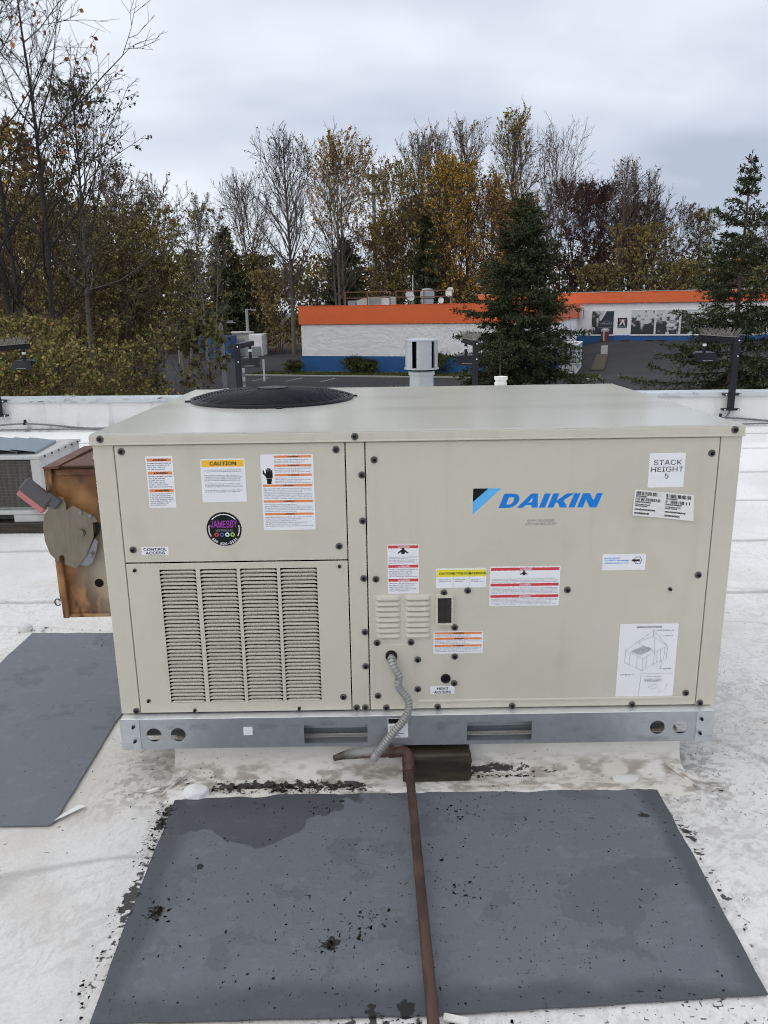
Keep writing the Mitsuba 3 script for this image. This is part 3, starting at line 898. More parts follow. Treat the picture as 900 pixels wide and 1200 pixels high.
def fine_print(name, x0, x1, z0, z1, rows, y, parent, ink='ink_grey', ragged=0.35, fill=0.5, shear=0.0):
    """Lines of text too small to read: broken dashes the size of words."""
    q = []
    dz = (z1 - z0) / rows
    for k in range(rows):
        z = z1 - (k + 0.5) * dz
        end = x1 - (x1 - x0) * ragged * rp.random() * (rp.random() < 0.6)
        x = x0
        while x < end:
            w = min(rp.uniform(0.6, 2.6) * dz * 0.8, end - x)
            h = dz * fill * rp.uniform(0.7, 1.0) / 2
            o = shear * (x - x0)
            q.append([(x, y, z - h + o), (x + w, y, z - h + o + shear * w), (x + w, y, z + h + o + shear * w), (x, y, z + h + o)])
            x += w + dz * 0.28
    return add(name, quadmesh(np.array(q)), ink, parent, kind='stuff')


def sticker(name, x0, x1, z0, z1, label, m='label_white', sk=0.0, parent=None, round_=0.002):
    """A sticker; sk shifts its top edge sideways, as the photograph shows them stuck on crooked."""
    p = sbox(x0 + round_, z0 + round_, x1 - round_, z1 - round_).buffer(round_, quad_segs=3)
    return add(name, plate(p, YF - 0.0006, 0.0008), m, parent or U, label=label)


def hbar(x0, x1, z0, z1, m, parent, word=None, y=YF - 0.0008):
    k = add('header_bar', plate(sbox(x0, z0, x1, z1), y, 0.0004), m, parent)
    if word:
        cx, h = (x0 + x1) / 2, (z1 - z0) * 0.56
        t = text(word, h, cx + h, (z0 + z1) / 2 - h / 2, y - 0.0003, True, center=True)
        tri = plate(Polygon([(-h * 0.6, 0), (h * 0.6, 0), (0, h * 1.05)]), y - 0.0003, 0.0003)
        tri.apply_translation((t.bounds[0][0] - h * 0.9, 0, (z0 + z1) / 2 - h / 2))
        add('header_word', cat_(t, tri), 'ink_dark' if m != 'print_red' else 'label_white', parent, kind='stuff')
    return k


YI = YF - 0.00075
# 1 narrow orange warning sticker
L = sticker('warning_sticker', -0.797, -0.718, 0.9125, 1.0685, 'narrow white sticker with three orange warning bars, leftmost on the panel')
for z, rws, w in ((1.057, 4, 'WARNING'), (1.018, 7, 'WARNING'), (0.965, 7, 'WARNING')):
    hbar(-0.793, -0.722, z - 0.0045, z + 0.0045, 'print_orange', L, w)
fine_print('fine_print', -0.793, -0.722, 1.026, 1.050, 4, YI, L)
fine_print('fine_print', -0.793, -0.722, 0.973, 1.011, 6, YI, L)
fine_print('fine_print', -0.793, -0.722, 0.918, 0.958, 7, YI, L)
# 2 caution
L = sticker('caution_sticker', -0.6375, -0.507, 0.9275, 1.058, 'square white sticker with a yellow bar that reads CAUTION')
add('header_bar', plate(sbox(-0.634, 1.034, -0.5105, 1.054), YF - 0.0008, 0.0004), 'print_yellow', L)
add('header_word', text('CAUTION', 0.0108, -0.572, 1.0386, YF - 0.0011, True, center=True, wide=1.12), 'ink_dark', L)
for za, zb, rws in ((1.017, 1.027, 2), (0.990, 1.011, 4), (0.972, 0.985, 3), (0.956, 0.966, 2)):
    fine_print('fine_print', -0.628, -0.516, za, zb, rws, YI, L, ragged=0.12)
# 3 large sticker with a hand
L = sticker('warning_sticker', -0.461, -0.306, 0.8385, 1.0685, 'tall white sticker with six orange bars and a black injured hand symbol')
for x0, x1, z, w in ((-0.421, -0.311, 1.0615, 'WARNING'), (-0.421, -0.311, 1.035, 'WARNING'), (-0.421, -0.311, 1.0065, 'WARNING'), (-0.457, -0.311, 0.975, 'WARNING'), (-0.457, -0.310, 0.927, 'WARNING'), (-0.456, -0.310, 0.888, 'WARNING')):
    hbar(x0, x1, z - 0.0034, z + 0.0034, 'print_orange', L, w)
for x0, x1, z0, z1, r in ((-0.42, -0.313, 1.041, 1.055, 3), (-0.42, -0.313, 1.013, 1.029, 3), (-0.42, -0.313, 0.981, 1.000, 4), (-0.455, -0.313, 0.933, 0.968, 7), (-0.455, -0.313, 0.893, 0.920, 5), (-0.455, -0.313, 0.848, 0.881, 6)):
    fine_print('fine_print', x0, x1, z0, z1, r, YI, L, fill=0.42)
hand = union_all([sbox(-0.4455, 1.000, -0.4285, 1.012).buffer(0.002), sbox(-0.444, 0.980, -0.431, 0.995), Polygon([(-0.4455, 0.997), (-0.4285, 0.997), (-0.431, 0.985), (-0.443, 0.985)])] +
                 [affinity.rotate(sbox(-0.4455 + k * 0.0046, 1.008, -0.4422 + k * 0.0046, 1.020 + (0.004, 0.0075, 0.0065, 0.002)[k]).buffer(0.0006), (6, 2, -2, -7)[k]) for k in range(4)] +
                 [affinity.rotate(sbox(-0.4565, 1.008, -0.4445, 1.0112).buffer(0.0008), -48), Polygon([(-0.457, 1.020), (-0.4525, 1.0215), (-0.4495, 1.013), (-0.453, 1.012)])])
add('hand_symbol', plate(hand, YF - 0.0009, 0.0004), 'ink_dark', L)
# 4 round company sticker
cx, cz = -0.5805, 0.844
L = add('round_sticker', plate(Point(cx, cz).buffer(0.0525, quad_segs=24), YF - 0.0006, 0.0008), 'black_plastic', U, label='round black company sticker with purple lettering and four small coloured rings')
ring = Point(cx, cz).buffer(0.0468, quad_segs=24).difference(Point(cx, cz).buffer(0.0442, quad_segs=24))
gap = Polygon([(cx, cz), (cx - 0.05, cz - 0.028), (cx - 0.03, cz - 0.07), (cx + 0.03, cz - 0.07), (cx + 0.05, cz - 0.028)])
gap2 = sbox(cx - 0.06, cz + 0.012, cx + 0.06, cz + 0.029)
add('ring', plate(ring.difference(gap).difference(gap2), YF - 0.0009, 0.0004), 'label_white', L)
nm = meshkit.text_mesh('JAMESBY', 0.0205, 0.0004, True)
wd = nm.bounds[1][0] - nm.bounds[0][0]
nm.vertices[:, 0] = (nm.vertices[:, 0] - nm.bounds[0][0] - wd / 2) * 0.081 / wd
nm.vertices[:, 1] += 0.5 * np.abs(nm.vertices[:, 0]) * 0.10
nm.apply_transform(STAND)
nm.apply_translation((cx, YF - 0.0009, cz + 0.0045))
add('company_name', nm, 'sticker_purple', L)
add('company_line', text('HEATING & AC', 0.0052, cx, cz - 0.0068, YF - 0.0009, True, center=True), 'ink_grey', L)
for k, c in enumerate(('sticker_red', 'sticker_blue', 'sticker_ice', 'sticker_green')):
    p = Point(cx - 0.0235 + k * 0.0160, cz - 0.0175).buffer(0.0068).difference(Point(cx - 0.0235 + k * 0.0160, cz - 0.0175).buffer(0.0032))
    add('coloured_ring', plate(p, YF - 0.0009, 0.0004), c, L)
ms = []
for k, ch in enumerate('509 820-0331'):
    if ch == ' ':
        continue
    a = math.radians(-90 + (k - 5.5) * 8.8)
    t = meshkit.text_mesh(ch, 0.0075, 0.0004, True)
    t.apply_translation((-(t.bounds[0][0] + t.bounds[1][0]) / 2, -0.00375, 0))
    t.apply_transform(trimesh.transformations.rotation_matrix(a + PI / 2, (0, 0, 1)))
    t.apply_translation((0.0462 * math.cos(a), 0.0462 * math.sin(a), 0))
    ms.append(t)
m = cat_(*ms)
m.apply_transform(STAND)
m.apply_translation((cx, YF - 0.0009, cz))
add('phone_number', m, 'label_white', L)
# 5 control access, heat access
L = sticker('access_sticker', -0.834, -0.753, 0.766, 0.791, 'small white sticker that reads CONTROL ACCESS')
add('lettering', cat_(text('CONTROL', 0.0082, -0.7935, 0.7797, YF - 0.0009, True, center=True, wide=1.3), text('ACCESS', 0.0082, -0.7935, 0.7682, YF - 0.0009, True, center=True, wide=1.3)), 'ink_dark', L)
L = sticker('access_sticker', 0.038, 0.1155, 0.2885, 0.316, 'small white sticker that reads HEAT ACCESS')
add('lettering', cat_(text('HEAT', 0.0086, 0.0768, 0.3035, YF - 0.0009, True, center=True, wide=1.2), text('ACCESS', 0.0086, 0.0768, 0.2912, YF - 0.0009, True, center=True, wide=1.15)), 'ink_dark', L)
# 6 maker's emblem and name
E_ = add('emblem', plate(Polygon([(0.165, 0.957), (0.249, 0.957), (0.165, 0.878)]).difference(Polygon([(0.165, 0.957), (0.2105, 0.957), (0.165, 0.916)])), YF - 0.0004, 0.0006), 'logo_sky', big, label='light blue and black triangular emblem')
add('emblem_corner', plate(Polygon([(0.165, 0.957), (0.2103, 0.957), (0.165, 0.9162)]), YF - 0.0004, 0.0006), 'ink_dark', E_)
def letter(ch):
    if ch == 'D':
        out = union_all([sbox(0, 0, 0.5, 1), affinity.scale(Point(0.5, 0.5).buffer(0.5, quad_segs=12), 0.82, 1.0, origin=(0.5, 0.5))])
        return out.difference(union_all([sbox(0.32, 0.24, 0.5, 0.76), affinity.scale(Point(0.5, 0.5).buffer(0.26, quad_segs=12), 0.5, 1.0, origin=(0.5, 0.5))])), 0.95
    if ch == 'A':
        return Polygon([(0, 0), (0.46, 1), (0.80, 1), (1.10, 0), (0.77, 0), (0.72, 0.19), (0.40, 0.19), (0.32, 0)]).difference(Polygon([(0.49, 0.38), (0.68, 0.38), (0.62, 0.72)])), 1.16
    if ch == 'I':
        return sbox(0, 0, 0.32, 1), 0.45
    if ch == 'K':
        return union_all([sbox(0, 0, 0.32, 1), Polygon([(0.30, 0.36), (0.30, 0.46), (0.70, 1), (1.10, 1), (0.56, 0.36)]), Polygon([(0.34, 0.50), (0.60, 0.62), (1.04, 0), (0.65, 0)])]), 1.10
    return union_all([sbox(0, 0, 0.31, 1), sbox(0.72, 0, 1.03, 1), Polygon([(0, 1), (0.36, 1), (1.03, 0), (0.67, 0)])]), 1.03


gl, px_ = [], 0.0
for ch in 'DAIKIN':
    g_, adv = letter(ch)
    gl.append(affinity.translate(g_, px_, 0))
    px_ += adv
gl = affinity.affine_transform(union_all(gl), [0.2925 / px_, 0.0435 * 0.36, 0, 0.0435, 0.2420, 0])
m = plate(gl, 0.0, 0.0006)
m.apply_transform(trimesh.transformations.rotation_matrix(0.008, (0, 1, 0)))
m.apply_translation((0, YF - 0.0004, 0.8985))
add('maker_name', m, 'logo_blue', big, label='bold slanted blue maker name that reads DAIKIN')
add('stencil', cat_(text('EVAP BLOWER', 0.0070, 0.369, 0.853, YF - 0.0004, False, center=True, wide=1.2), text('MOTOR ACCESS', 0.0070, 0.369, 0.842, YF - 0.0004, False, center=True, wide=1.2)), 'ink_grey', big, label='faint grey stencilled words EVAP BLOWER MOTOR ACCESS')
# 7 stack height
L = sticker('stack_sticker', 0.6825, 0.788, 0.9525, 1.0555, 'square white sticker that reads STACK HEIGHT 5')
add('lettering', cat_(text('STACK', 0.0150, 0.7355, 1.020, YF - 0.0009, False, center=True, wide=1.22), text('HEIGHT', 0.0150, 0.7345, 0.9995, YF - 0.0009, False, center=True, wide=1.22), text('5', 0.0150, 0.7345, 0.9790, YF - 0.0009, False, center=True, wide=1.1)), 'ink_dark', L)
# 8 crooked bar code sticker: its near corner stands off the panel
q = np.array([(0.646, 0.948), (0.824, 0.927), (0.8245, 0.849), (0.640, 0.870)])
nu = 12
V = []
for t in np.linspace(0, 1, nu):
    a, b_ = q[0] + (q[1] - q[0]) * t, q[3] + (q[2] - q[3]) * t
    for w in np.linspace(0, 1, 6):
        x, z = a + (b_ - a) * w
        V.append((x, YF - 0.0007 - 0.009 * w ** 2.2 * (0.4 + 0.6 * abs(2 * t - 1)), z))
V = np.array(V)
i, j = np.meshgrid(np.arange(5), np.arange(nu - 1))
k_ = (j * 6 + i).ravel()
L = add('bar_code_sticker', (V, np.stack([k_, k_ + 1, k_ + 7, k_ + 6], -1)), 'label_cream', U, smooth=True, label='crooked pair of cream shipping stickers with bar codes and a lifted lower edge')


def on_bar(x, z):
    t, w = x, z
    a, b_ = q[0] + (q[1] - q[0]) * t, q[3] + (q[2] - q[3]) * t
    p = a + (b_ - a) * w
    return (p[0], YF - 0.0013 - 0.009 * w ** 2.2 * (0.4 + 0.6 * abs(2 * t - 1)) - 0.0003, p[1])


bars, words = [], []
for off in (0.03, 0.53):
    for w0, w1, n in ((0.06, 0.20, 26), (0.30, 0.42, 40)):
        x = off
        while x < off + 0.40:
            dx = rp.choice([0.004, 0.008, 0.013])
            if rp.random() < 0.75:
                bars.append([on_bar(x, w1), on_bar(x + dx, w1), on_bar(x + dx, w0), on_bar(x, w0)])
            x += dx + rp.choice([0.004, 0.007])
    for w0, w1, e in ((0.22, 0.27, 0.18), (0.44, 0.49, 0.26), (0.54, 0.58, 0.24), (0.60, 0.64, 0.2), (0.72, 0.78, 0.33), (0.86, 0.93, 0.24)):
        x = off
        while x < off + e:
            dx = rp.uniform(0.008, 0.014)
            words.append([on_bar(x, w1), on_bar(x + dx, w1), on_bar(x + dx, w0), on_bar(x, w0)])
            x += dx + 0.005
add('bar_code', quadmesh(np.array(bars)), 'ink_dark', L, kind='stuff')
add('fine_print', quadmesh(np.array(words)), 'ink_dark', L, kind='stuff')
# 9 listing sticker with a hexagon mark
L = sticker('listing_sticker', 0.562, 0.693, 0.6955, 0.7465, 'small white sticker with three lines of blue print and a hexagon mark')
fine_print('fine_print', 0.568, 0.640, 0.714, 0.738, 3, YI, L, ink='logo_blue', fill=0.4)
hx = Polygon([(0.669 + 0.0135 * math.cos(a), 0.726 + 0.0135 * math.sin(a)) for a in np.arange(6) * PI / 3])
add('hexagon_mark', cat_(plate(hx.difference(hx.buffer(-0.0018)), YF - 0.0009, 0.0004), plate(sbox(0.651, 0.7228, 0.6755, 0.7292), YF - 0.0011, 0.0004)), 'ink_dark', L)
# 10 red danger stickers


def danger_person(x, z, s):
    g = union_all([Point(x, z + 0.62 * s).buffer(0.22 * s), Polygon([(x - 0.95 * s, z - 0.12 * s), (x - 0.3 * s, z + 0.42 * s), (x + 0.3 * s, z + 0.42 * s), (x + 0.95 * s, z - 0.12 * s), (x + 0.72 * s, z - 0.24 * s), (x + 0.3 * s, z + 0.08 * s), (x + 0.28 * s, z - 0.3 * s), (x - 0.28 * s, z - 0.3 * s), (x - 0.3 * s, z + 0.08 * s), (x - 0.72 * s, z - 0.24 * s)])])
    return plate(g, YF - 0.0009, 0.0004)


L = sticker('danger_sticker', -0.0915, 0.003, 0.63, 0.787, 'narrow white sticker with three red danger bars above the small louvres')
for z, w in ((0.780, 'DANGER'), (0.718, 'DANGER'), (0.6735, 'DANGER')):
    hbar(-0.0895, 0.001, z - 0.0045, z + 0.0045, 'print_red', L, w)
add('person_symbol', danger_person(-0.0445, 0.763, 0.0185), 'ink_dark', L)
for z0, z1, r in ((0.726, 0.750, 5), (0.682, 0.711, 5), (0.636, 0.666, 5)):
    fine_print('fine_print', -0.087, -0.001, z0, z1, r, YI, L, fill=0.42)
L = sticker('danger_sticker', 0.220, 0.4345, 0.584, 0.712, 'wide white sticker with three red danger bars and a black figure')
for z, w in ((0.7035, 'DANGER'), (0.653, 'DANGER'), (0.616, 'DANGER')):
    hbar(0.223, 0.4315, z - 0.0045, z + 0.0045, 'print_red', L, w)
add('person_symbol', danger_person(0.324, 0.688, 0.0135), 'ink_dark', L)
for z0, z1, r in ((0.660, 0.674, 3), (0.624, 0.645, 5), (0.588, 0.609, 5)):
    fine_print('fine_print', 0.226, 0.430, z0, z1, r, YI, L, ragged=0.1, fill=0.42)
# 11 yellow trilingual sticker
L = sticker('caution_sticker', 0.056, 0.2085, 0.6465, 0.709, 'white sticker with a yellow bar in three parts')
add('header_bar', plate(sbox(0.058, 0.682, 0.2065, 0.7045), YF - 0.0008, 0.0004), 'print_lemon', L)
add('header_word', cat_(text('CAUTION', 0.0068, 0.0855, 0.6895, YF - 0.0011, True, center=True), text('ATTENTION', 0.0068, 0.1345, 0.6895, YF - 0.0011, True, center=True), text('ATENCION', 0.0068, 0.183, 0.6895, YF - 0.0011, True, center=True)), 'ink_dark', L)
add('divider', cat_(plate(sbox(0.1075, 0.650, 0.1083, 0.7045), YF - 0.0013, 0.0004), plate(sbox(0.1575, 0.650, 0.1583, 0.7045), YF - 0.0013, 0.0004)), 'ink_grey', L)
for x in (0.0635, 0.113, 0.163):
    fine_print('fine_print', x, x + 0.038, 0.663, 0.676, 2, YI, L, fill=0.4)
# 12 small orange sticker
L = sticker('warning_sticker', 0.0485, 0.203, 0.428, 0.5025, 'low wide white sticker with three orange bars below the screened hood')
for z, w in ((0.4965, 'WARNING'), (0.478, 'WARNING'), (0.4545, 'WARNING')):
    hbar(0.052, 0.199, z - 0.0035, z + 0.0035, 'print_orange', L, w)
for z0, z1, r in ((0.4835, 0.492, 2), (0.460, 0.473, 3), (0.433, 0.450, 4)):
    fine_print('fine_print', 0.053, 0.198, z0, z1, r, YI, L, fill=0.42)
# 13 rigging diagram
L = sticker('rigging_sticker', 0.629, 0.811, 0.2705, 0.518, 'large white sticker with a line drawing of how to lift the unit')


def sketch(segs, w, y):
    ms = []
    for (xa, za), (xb, zb) in segs:
        d = np.array([xb - xa, zb - za])
        n_ = np.array([-d[1], d[0]]) / max(np.linalg.norm(d), 1e-9) * w / 2
        ms.append([(xa + n_[0], y, za + n_[1]), (xa - n_[0], y, za - n_[1]), (xb - n_[0], y, zb - n_[1]), (xb + n_[0], y, zb + n_[1])])
    return quadmesh(np.array(ms))


def dg(u_, v_):                                # drawing coordinates 0..1 across the sticker
    return (0.629 + 0.182 * u_, 0.518 - 0.2475 * v_)


pts = {k: dg(*v) for k, v in dict(a=(.12, .36), b=(.43, .47), c=(.43, .64), d=(.12, .53), e=(.62, .385), f=(.62, .55), g=(.84, .31), h=(.84, .48), i=(.31, .25), j=(.58, .17), k=(.58, .09), l=(.72, .18)).items()}
segs = [('a', 'b'), ('b', 'c'), ('c', 'd'), ('d', 'a'), ('b', 'e'), ('e', 'f'), ('f', 'c'), ('a', 'i'), ('i', 'e'), ('e', 'g'), ('g', 'h'), ('h', 'f'), ('i', 'j'), ('j', 'g'), ('k', 'i'), ('k', 'g'), ('k', 'e'), ('k', 'j')]
segs = [(pts[a], pts[b]) for a, b in segs]
segs += [(dg(.43 + .06 * k, .47 - .027 * k), dg(.43 + .06 * k, .64 - .027 * k)) for k in (1, 4, 5, 6)]
segs += [(dg(.2, .39), dg(.2, .55)), (dg(.33, .435), dg(.33, .6)), (dg(.60, .55), dg(.75, .62)), (dg(.75, .5), dg(.75, .62)), (dg(.75, .62), dg(.93, .62)), (dg(.58, .09), dg(.66, .09)), (dg(.72, .16), dg(.74, .16)),
         (dg(.42, .68), dg(.97, .68)), (dg(.42, .68), dg(.40, .98)), (dg(.56, .87), dg(.68, .83)), (dg(.68, .83), dg(.74, .87)), (dg(.74, .87), dg(.62, .91)), (dg(.62, .91), dg(.56, .87)), (dg(.74, .95), dg(.86, .91)), (dg(.86, .91), dg(.88, .83))]
add('line_drawing', sketch(segs, 0.0011, YF - 0.0009), 'ink_grey', L, kind='stuff')
ht = [(dg(.22 + .028 * k, .365 - .009 * k), dg(.40 + .026 * k, .425 - .011 * k)) for k in range(8)]
add('hatching', sketch(ht, 0.0026, YF - 0.0010), 'ink_grey', L, kind='stuff')
add('title', text('RIGGING INSTRUCTIONS', 0.0045, 0.720, 0.505, YF - 0.0009, True, center=True), 'ink_dark', L)
for u0, u1, v0, v1, r in ((.66, .93, .08, .10, 1), (.75, .93, .155, .175, 1), (.80, .94, .61, .63, 1), (.06, .30, .685, .705, 1), (.48, .8, .72, .735, 1), (.48, .80, .755, .80, 3)):
    a, b_ = dg(u0, v1), dg(u1, v0)
    fine_print('fine_print', a[0], b_[0], a[1], b_[1], r, YF - 0.0009, L, fill=0.7)
# 14 stickers on the base rail
k = add('rail_sticker', plate(sbox(-0.557, 0.170, -0.528, 0.1985), YB - 0.0006, 0.0007), 'label_white', base, label='tiny white square sticker on the base rail')
k = add('rail_sticker', plate(sbox(-0.098, 0.153, -0.034, 0.221), YB - 0.0006, 0.0007), 'label_white', base, label='white sticker with a black bar on the base rail, half hidden by the conduit')
add('header_bar', plate(sbox(-0.0965, 0.203, -0.0355, 0.2195), YB - 0.0009, 0.0004), 'ink_dark', k)
add('fine_print', plate(union_all([sbox(-0.092, z_, -0.092 + w_, z_ + 0.003) for z_, w_ in ((0.190, 0.02), (0.182, 0.034), (0.166, 0.045), (0.158, 0.03))]), YB - 0.0009, 0.0004), 'ink_grey', k, kind='stuff')

# ------------------------------------------------------------------ conduit, gas pipe and timber block in front
cond = thing('flexible_conduit', 'bent grey corrugated metal conduit coming out of the front of the beige unit', 'conduit')
pts = [(-0.084, 0.012, 0.424), (-0.083, -0.012, 0.418), (-0.0781, -0.026, 0.4029), (-0.0610, -0.034, 0.366), (-0.0640, -0.037, 0.345), (-0.0560, -0.038, 0.328), (-0.032, -0.045, 0.288), (-0.039, -0.050, 0.2485), (-0.0728, -0.055, 0.2015), (-0.1055, -0.060, 0.1602), (-0.1384, -0.060, 0.1126)]
add('sleeve', tube(pts, 0.0106, 330, 12, ripple=0.0022), 'conduit_metal', cond, smooth=25)
b_ = lathe([(0.008, 0), (0.0185, 0), (0.0185, 0.006), (0.015, 0.011), (0.010, 0.012), (0.008, 0.004), (0.008, 0)], 24)
b_.apply_transform(STAND)
b_.apply_translation((-0.084, YF - 0.0016, 0.424))
add('bushing', b_, 'black_plastic', cond, smooth=40)
add('end_fitting', tube([(-0.132, -0.0600, 0.122), (-0.1405, -0.0600, 0.108), (-0.1445, -0.0600, 0.100)], [0.0135, 0.0140, 0.0125], 8, 12), 'conduit_metal', cond, smooth=50)

gas = thing('gas_pipe', 'thin rusty gas pipe running over the large walk pad towards the camera', 'pipe')
add('straight', tube([(-0.0325, -0.070, 0.070), (-0.0270, -0.30, 0.053), (-0.0150, -0.90, 0.033), (-0.0045, -1.50, 0.024)], 0.0134, 60, 14), 'rusty_pipe', gas, smooth=True)
el = [(-0.088, -0.035, 0.112), (-0.060, -0.036, 0.112), (-0.042, -0.040, 0.110), (-0.0335, -0.052, 0.097), (-0.0325, -0.068, 0.076)]
add('elbow', tube(el, 0.0172, 24, 14), 'rusty_pipe', gas, smooth=True)
for p0, p1 in (((-0.0326, -0.064, 0.080), (-0.0322, -0.078, 0.068)), ((-0.096, -0.0355, 0.112), (-0.080, -0.0355, 0.112))):
    add('collar', tube([p0, p1], 0.0195, 3, 14), 'rusty_pipe', gas, smooth=40)
add('stub', tube([(-0.272, -0.034, 0.090), (-0.262, -0.034, 0.094), (-0.18, -0.034, 0.108), (-0.088, -0.0352, 0.112)], [0.009, 0.0165, 0.0172, 0.0165], 40, 14), 'stained_grey', gas, smooth=True, label='grey painted pipe stub left of the elbow')

m = rbx((0.218, 0.088, 0.102), 0.007)
m = m.subdivide().subdivide().subdivide()
m.vertices += 0.006 * (meshkit.fbm(m.vertices * [9, 40, 45], 3, 3)[:, None] - 0.5) * np.sign(m.vertices)
m.apply_transform(trimesh.transformations.euler_matrix(0, 0, 0.01))
m.apply_translation((0.057, -0.0035, 0.054))
add('timber_block', m, 'wet_timber', smooth=35, label='dark wet timber block against the white curb behind the gas pipe', cat='timber block')
m = rbx((0.055, 0.016, 0.008), 0.002, (0.1, 0, -0.25), (0.036, -0.905, 0.009))
add('wood_chip', m, 'white_plastic', label='pale wood chip beside the gas pipe at the near edge of the pad', cat='wood chip')

# leaf litter and grit gathered along edges: uncountable crumbs
rl = np.random.default_rng(14)
pos, size = [], []


def scatter(n, fx, fy, smin, smax, z=0.004):
    for _ in range(n):
        pos.append((fx(), fy(), z))
        size.append(smin + (smax - smin) * rl.random() ** 3)


N_ = rl.normal
for c0, c1, n, sd in ((-0.66, -0.16, 420, 0.012), (-0.55, -0.25, 260, 0.010), (0.17, 0.36, 300, 0.007), (-0.78, -0.30, 160, 0.02)):
    yy = -0.076 if c0 == -0.66 else -0.070 if n == 260 else -0.018 if c0 == 0.17 else -0.01
    scatter(n, lambda: rl.uniform(c0, c1), lambda: yy + sd * N_(), 0.0012, 0.0065, 0.012)
scatter(150, lambda: rl.uniform(0.3, 0.85), lambda: -0.02 + 0.02 * N_(), 0.001, 0.004, 0.012)
for yc, n in ((-0.19, 130), (-0.27, 120), (-0.36, 60), (-0.62, 60), (-0.85, 40)):
    scatter(n, lambda: -0.785 + 0.016 * N_(), lambda: yc + 0.05 * N_(), 0.0012, 0.0065)
scatter(1700, lambda: rl.uniform(-0.74, 0.72), lambda: rl.uniform(-0.87, -0.09), 0.0008, 0.0040, 0.0060)
for cx_, cy_, n in ((0.12, -0.20, 60), (-0.20, -0.66, 50), (-0.29, -0.71, 16), (-0.15, -0.60, 50), (-0.70, -0.56, 26), (-0.27, -0.135, 12), (0.10, -0.53, 40), (0.05, -0.36, 25)):
    scatter(n, lambda: cx_ + 0.030 * N_(), lambda: cy_ + 0.022 * N_(), 0.001, 0.006, 0.0065)
scatter(16, lambda: -0.243 + 0.006 * N_(), lambda: -0.695 + 0.010 * N_(), 0.005, 0.011, 0.0065)
scatter(14, lambda: -0.69 + 0.010 * N_(), lambda: -0.585 + 0.010 * N_(), 0.005, 0.012, 0.0065)
for cx_, cy_ in ((0.755, -0.24), (0.765, -0.31), (0.76, -0.50), (0.80, -0.56), (0.765, -0.66), (0.95, -0.46), (0.93, -0.10)):
    scatter(20, lambda: cx_ + 0.012 * N_(), lambda: cy_ + 0.014 * N_(), 0.0012, 0.006)
scatter(700, lambda: rl.uniform(-1.2, 1.6), lambda: rl.uniform(-0.95, 0.5), 0.0008, 0.004, 0.004)
scatter(120, lambda: rl.uniform(-0.4, 0.2), lambda: -0.93 + 0.02 * N_(), 0.001, 0.009)
scatter(90, lambda: rl.uniform(-1.9, -1.2), lambda: 1.24 + 0.03 * N_(), 0.001, 0.010)
scatter(60, lambda: rl.uniform(-1.9, -1.1), lambda: rl.uniform(-0.2, 1.1), 0.001, 0.004, 0.0065)
pos, size = np.array(pos), np.array(size)
octa = np.array([(1, 0, 0), (-1, 0, 0), (0, 1, 0), (0, -1, 0), (0, 0, 0.30), (0, 0, -0.25)])
of = np.array([(0, 2, 4), (2, 1, 4), (1, 3, 4), (3, 0, 4), (2, 0, 5), (1, 2, 5), (3, 1, 5), (0, 3, 5)])
n = len(pos)
a = rl.uniform(0, 2 * PI, n)
sc = 0.85 * size[:, None, None] * (octa * rl.uniform(0.15, 1.5, (n, 6, 1)) + 0.35 * rl.normal(size=(n, 6, 3)) * [1, 1, 0.2])
rot = np.stack([np.stack([np.cos(a), -np.sin(a), a * 0], -1), np.stack([np.sin(a), np.cos(a), a * 0], -1), np.stack([a * 0, a * 0, a * 0 + 1], -1)], 1)
V = np.einsum('nij,nkj->nki', rot, sc) + pos[:, None]
F = (np.arange(n)[:, None, None] * 6 + of).reshape(-1, 3)
c = np.array([0.022, 0.016, 0.012]) * rl.uniform(0.2, 1.7, (n, 1))
add('leaf_litter', (V.reshape(-1, 3), F), 'coloured_matte', color=np.repeat(c, 6, 0), kind='stuff', label='black leaf crumbs and grit gathered along the curb and around the walk pads')

# ------------------------------------------------------------------ rusty disconnect box on the left side of the unit
D = thing('disconnect_switch', 'rusty metal disconnect switch box with a tarnished plate and a red and grey handle', 'switch box')
YD = 0.30
bm = m3.Manifold.hull_points(np.array([(x, y, z) for x in (-1.205, -0.951) for y, z in ((YD, 0.466), (YD, 0.985), (YD + 0.33, 0.466), (YD + 0.33, 0.992))]))
add('box', bm, 'rusty_box', D)
add('front_flange', cat_(bx(-1.2165, -1.196, YD - 0.020, YD + 0.001, 0.455, 0.985, 0.002), bx(-1.224, -1.2167, YD - 0.012, YD + 0.02, 0.52, 0.985, 0.002)), 'rusty_box', D)
add('bottom_flange', bx(-1.196, -0.952, YD - 0.012, YD + 0.001, 0.455, 0.467, 0.002), 'rusty_box', D)
hoodm = trimesh.convex.convex_hull(np.array([(-1.218, YD - 0.03, 0.990), (-1.218, YD - 0.03, 0.985), (-1.218, YD + 0.34, 0.997), (-1.218, YD + 0.34, 0.992), (-1.165, YD - 0.03, 0.995), (-1.165, YD + 0.34, 1.002), (-1.165, YD - 0.03, 0.984), (-1.165, YD + 0.34, 0.992)]))
add('rain_hood', hoodm, 'rusty_box', D)
add('top_ledge', bx(-1.1645, -0.952, YD - 0.012, YD + 0.30, 0.986, 0.991, 0.001), 'rusty_box', D)
add('cover_lip', bx(-1.19, -0.952, YD - 0.0085, YD - 0.0002, 0.957, 0.978, 0.002), 'rusty_box', D)
m = trimesh.creation.icosphere(subdivisions=2, radius=0.045)
m.vertices *= [1, 1, 0.55]
m.apply_translation((-1.06, YD + 0.12, 0.992))
add('hub_cap', m, 'galvanised', D, smooth=True)
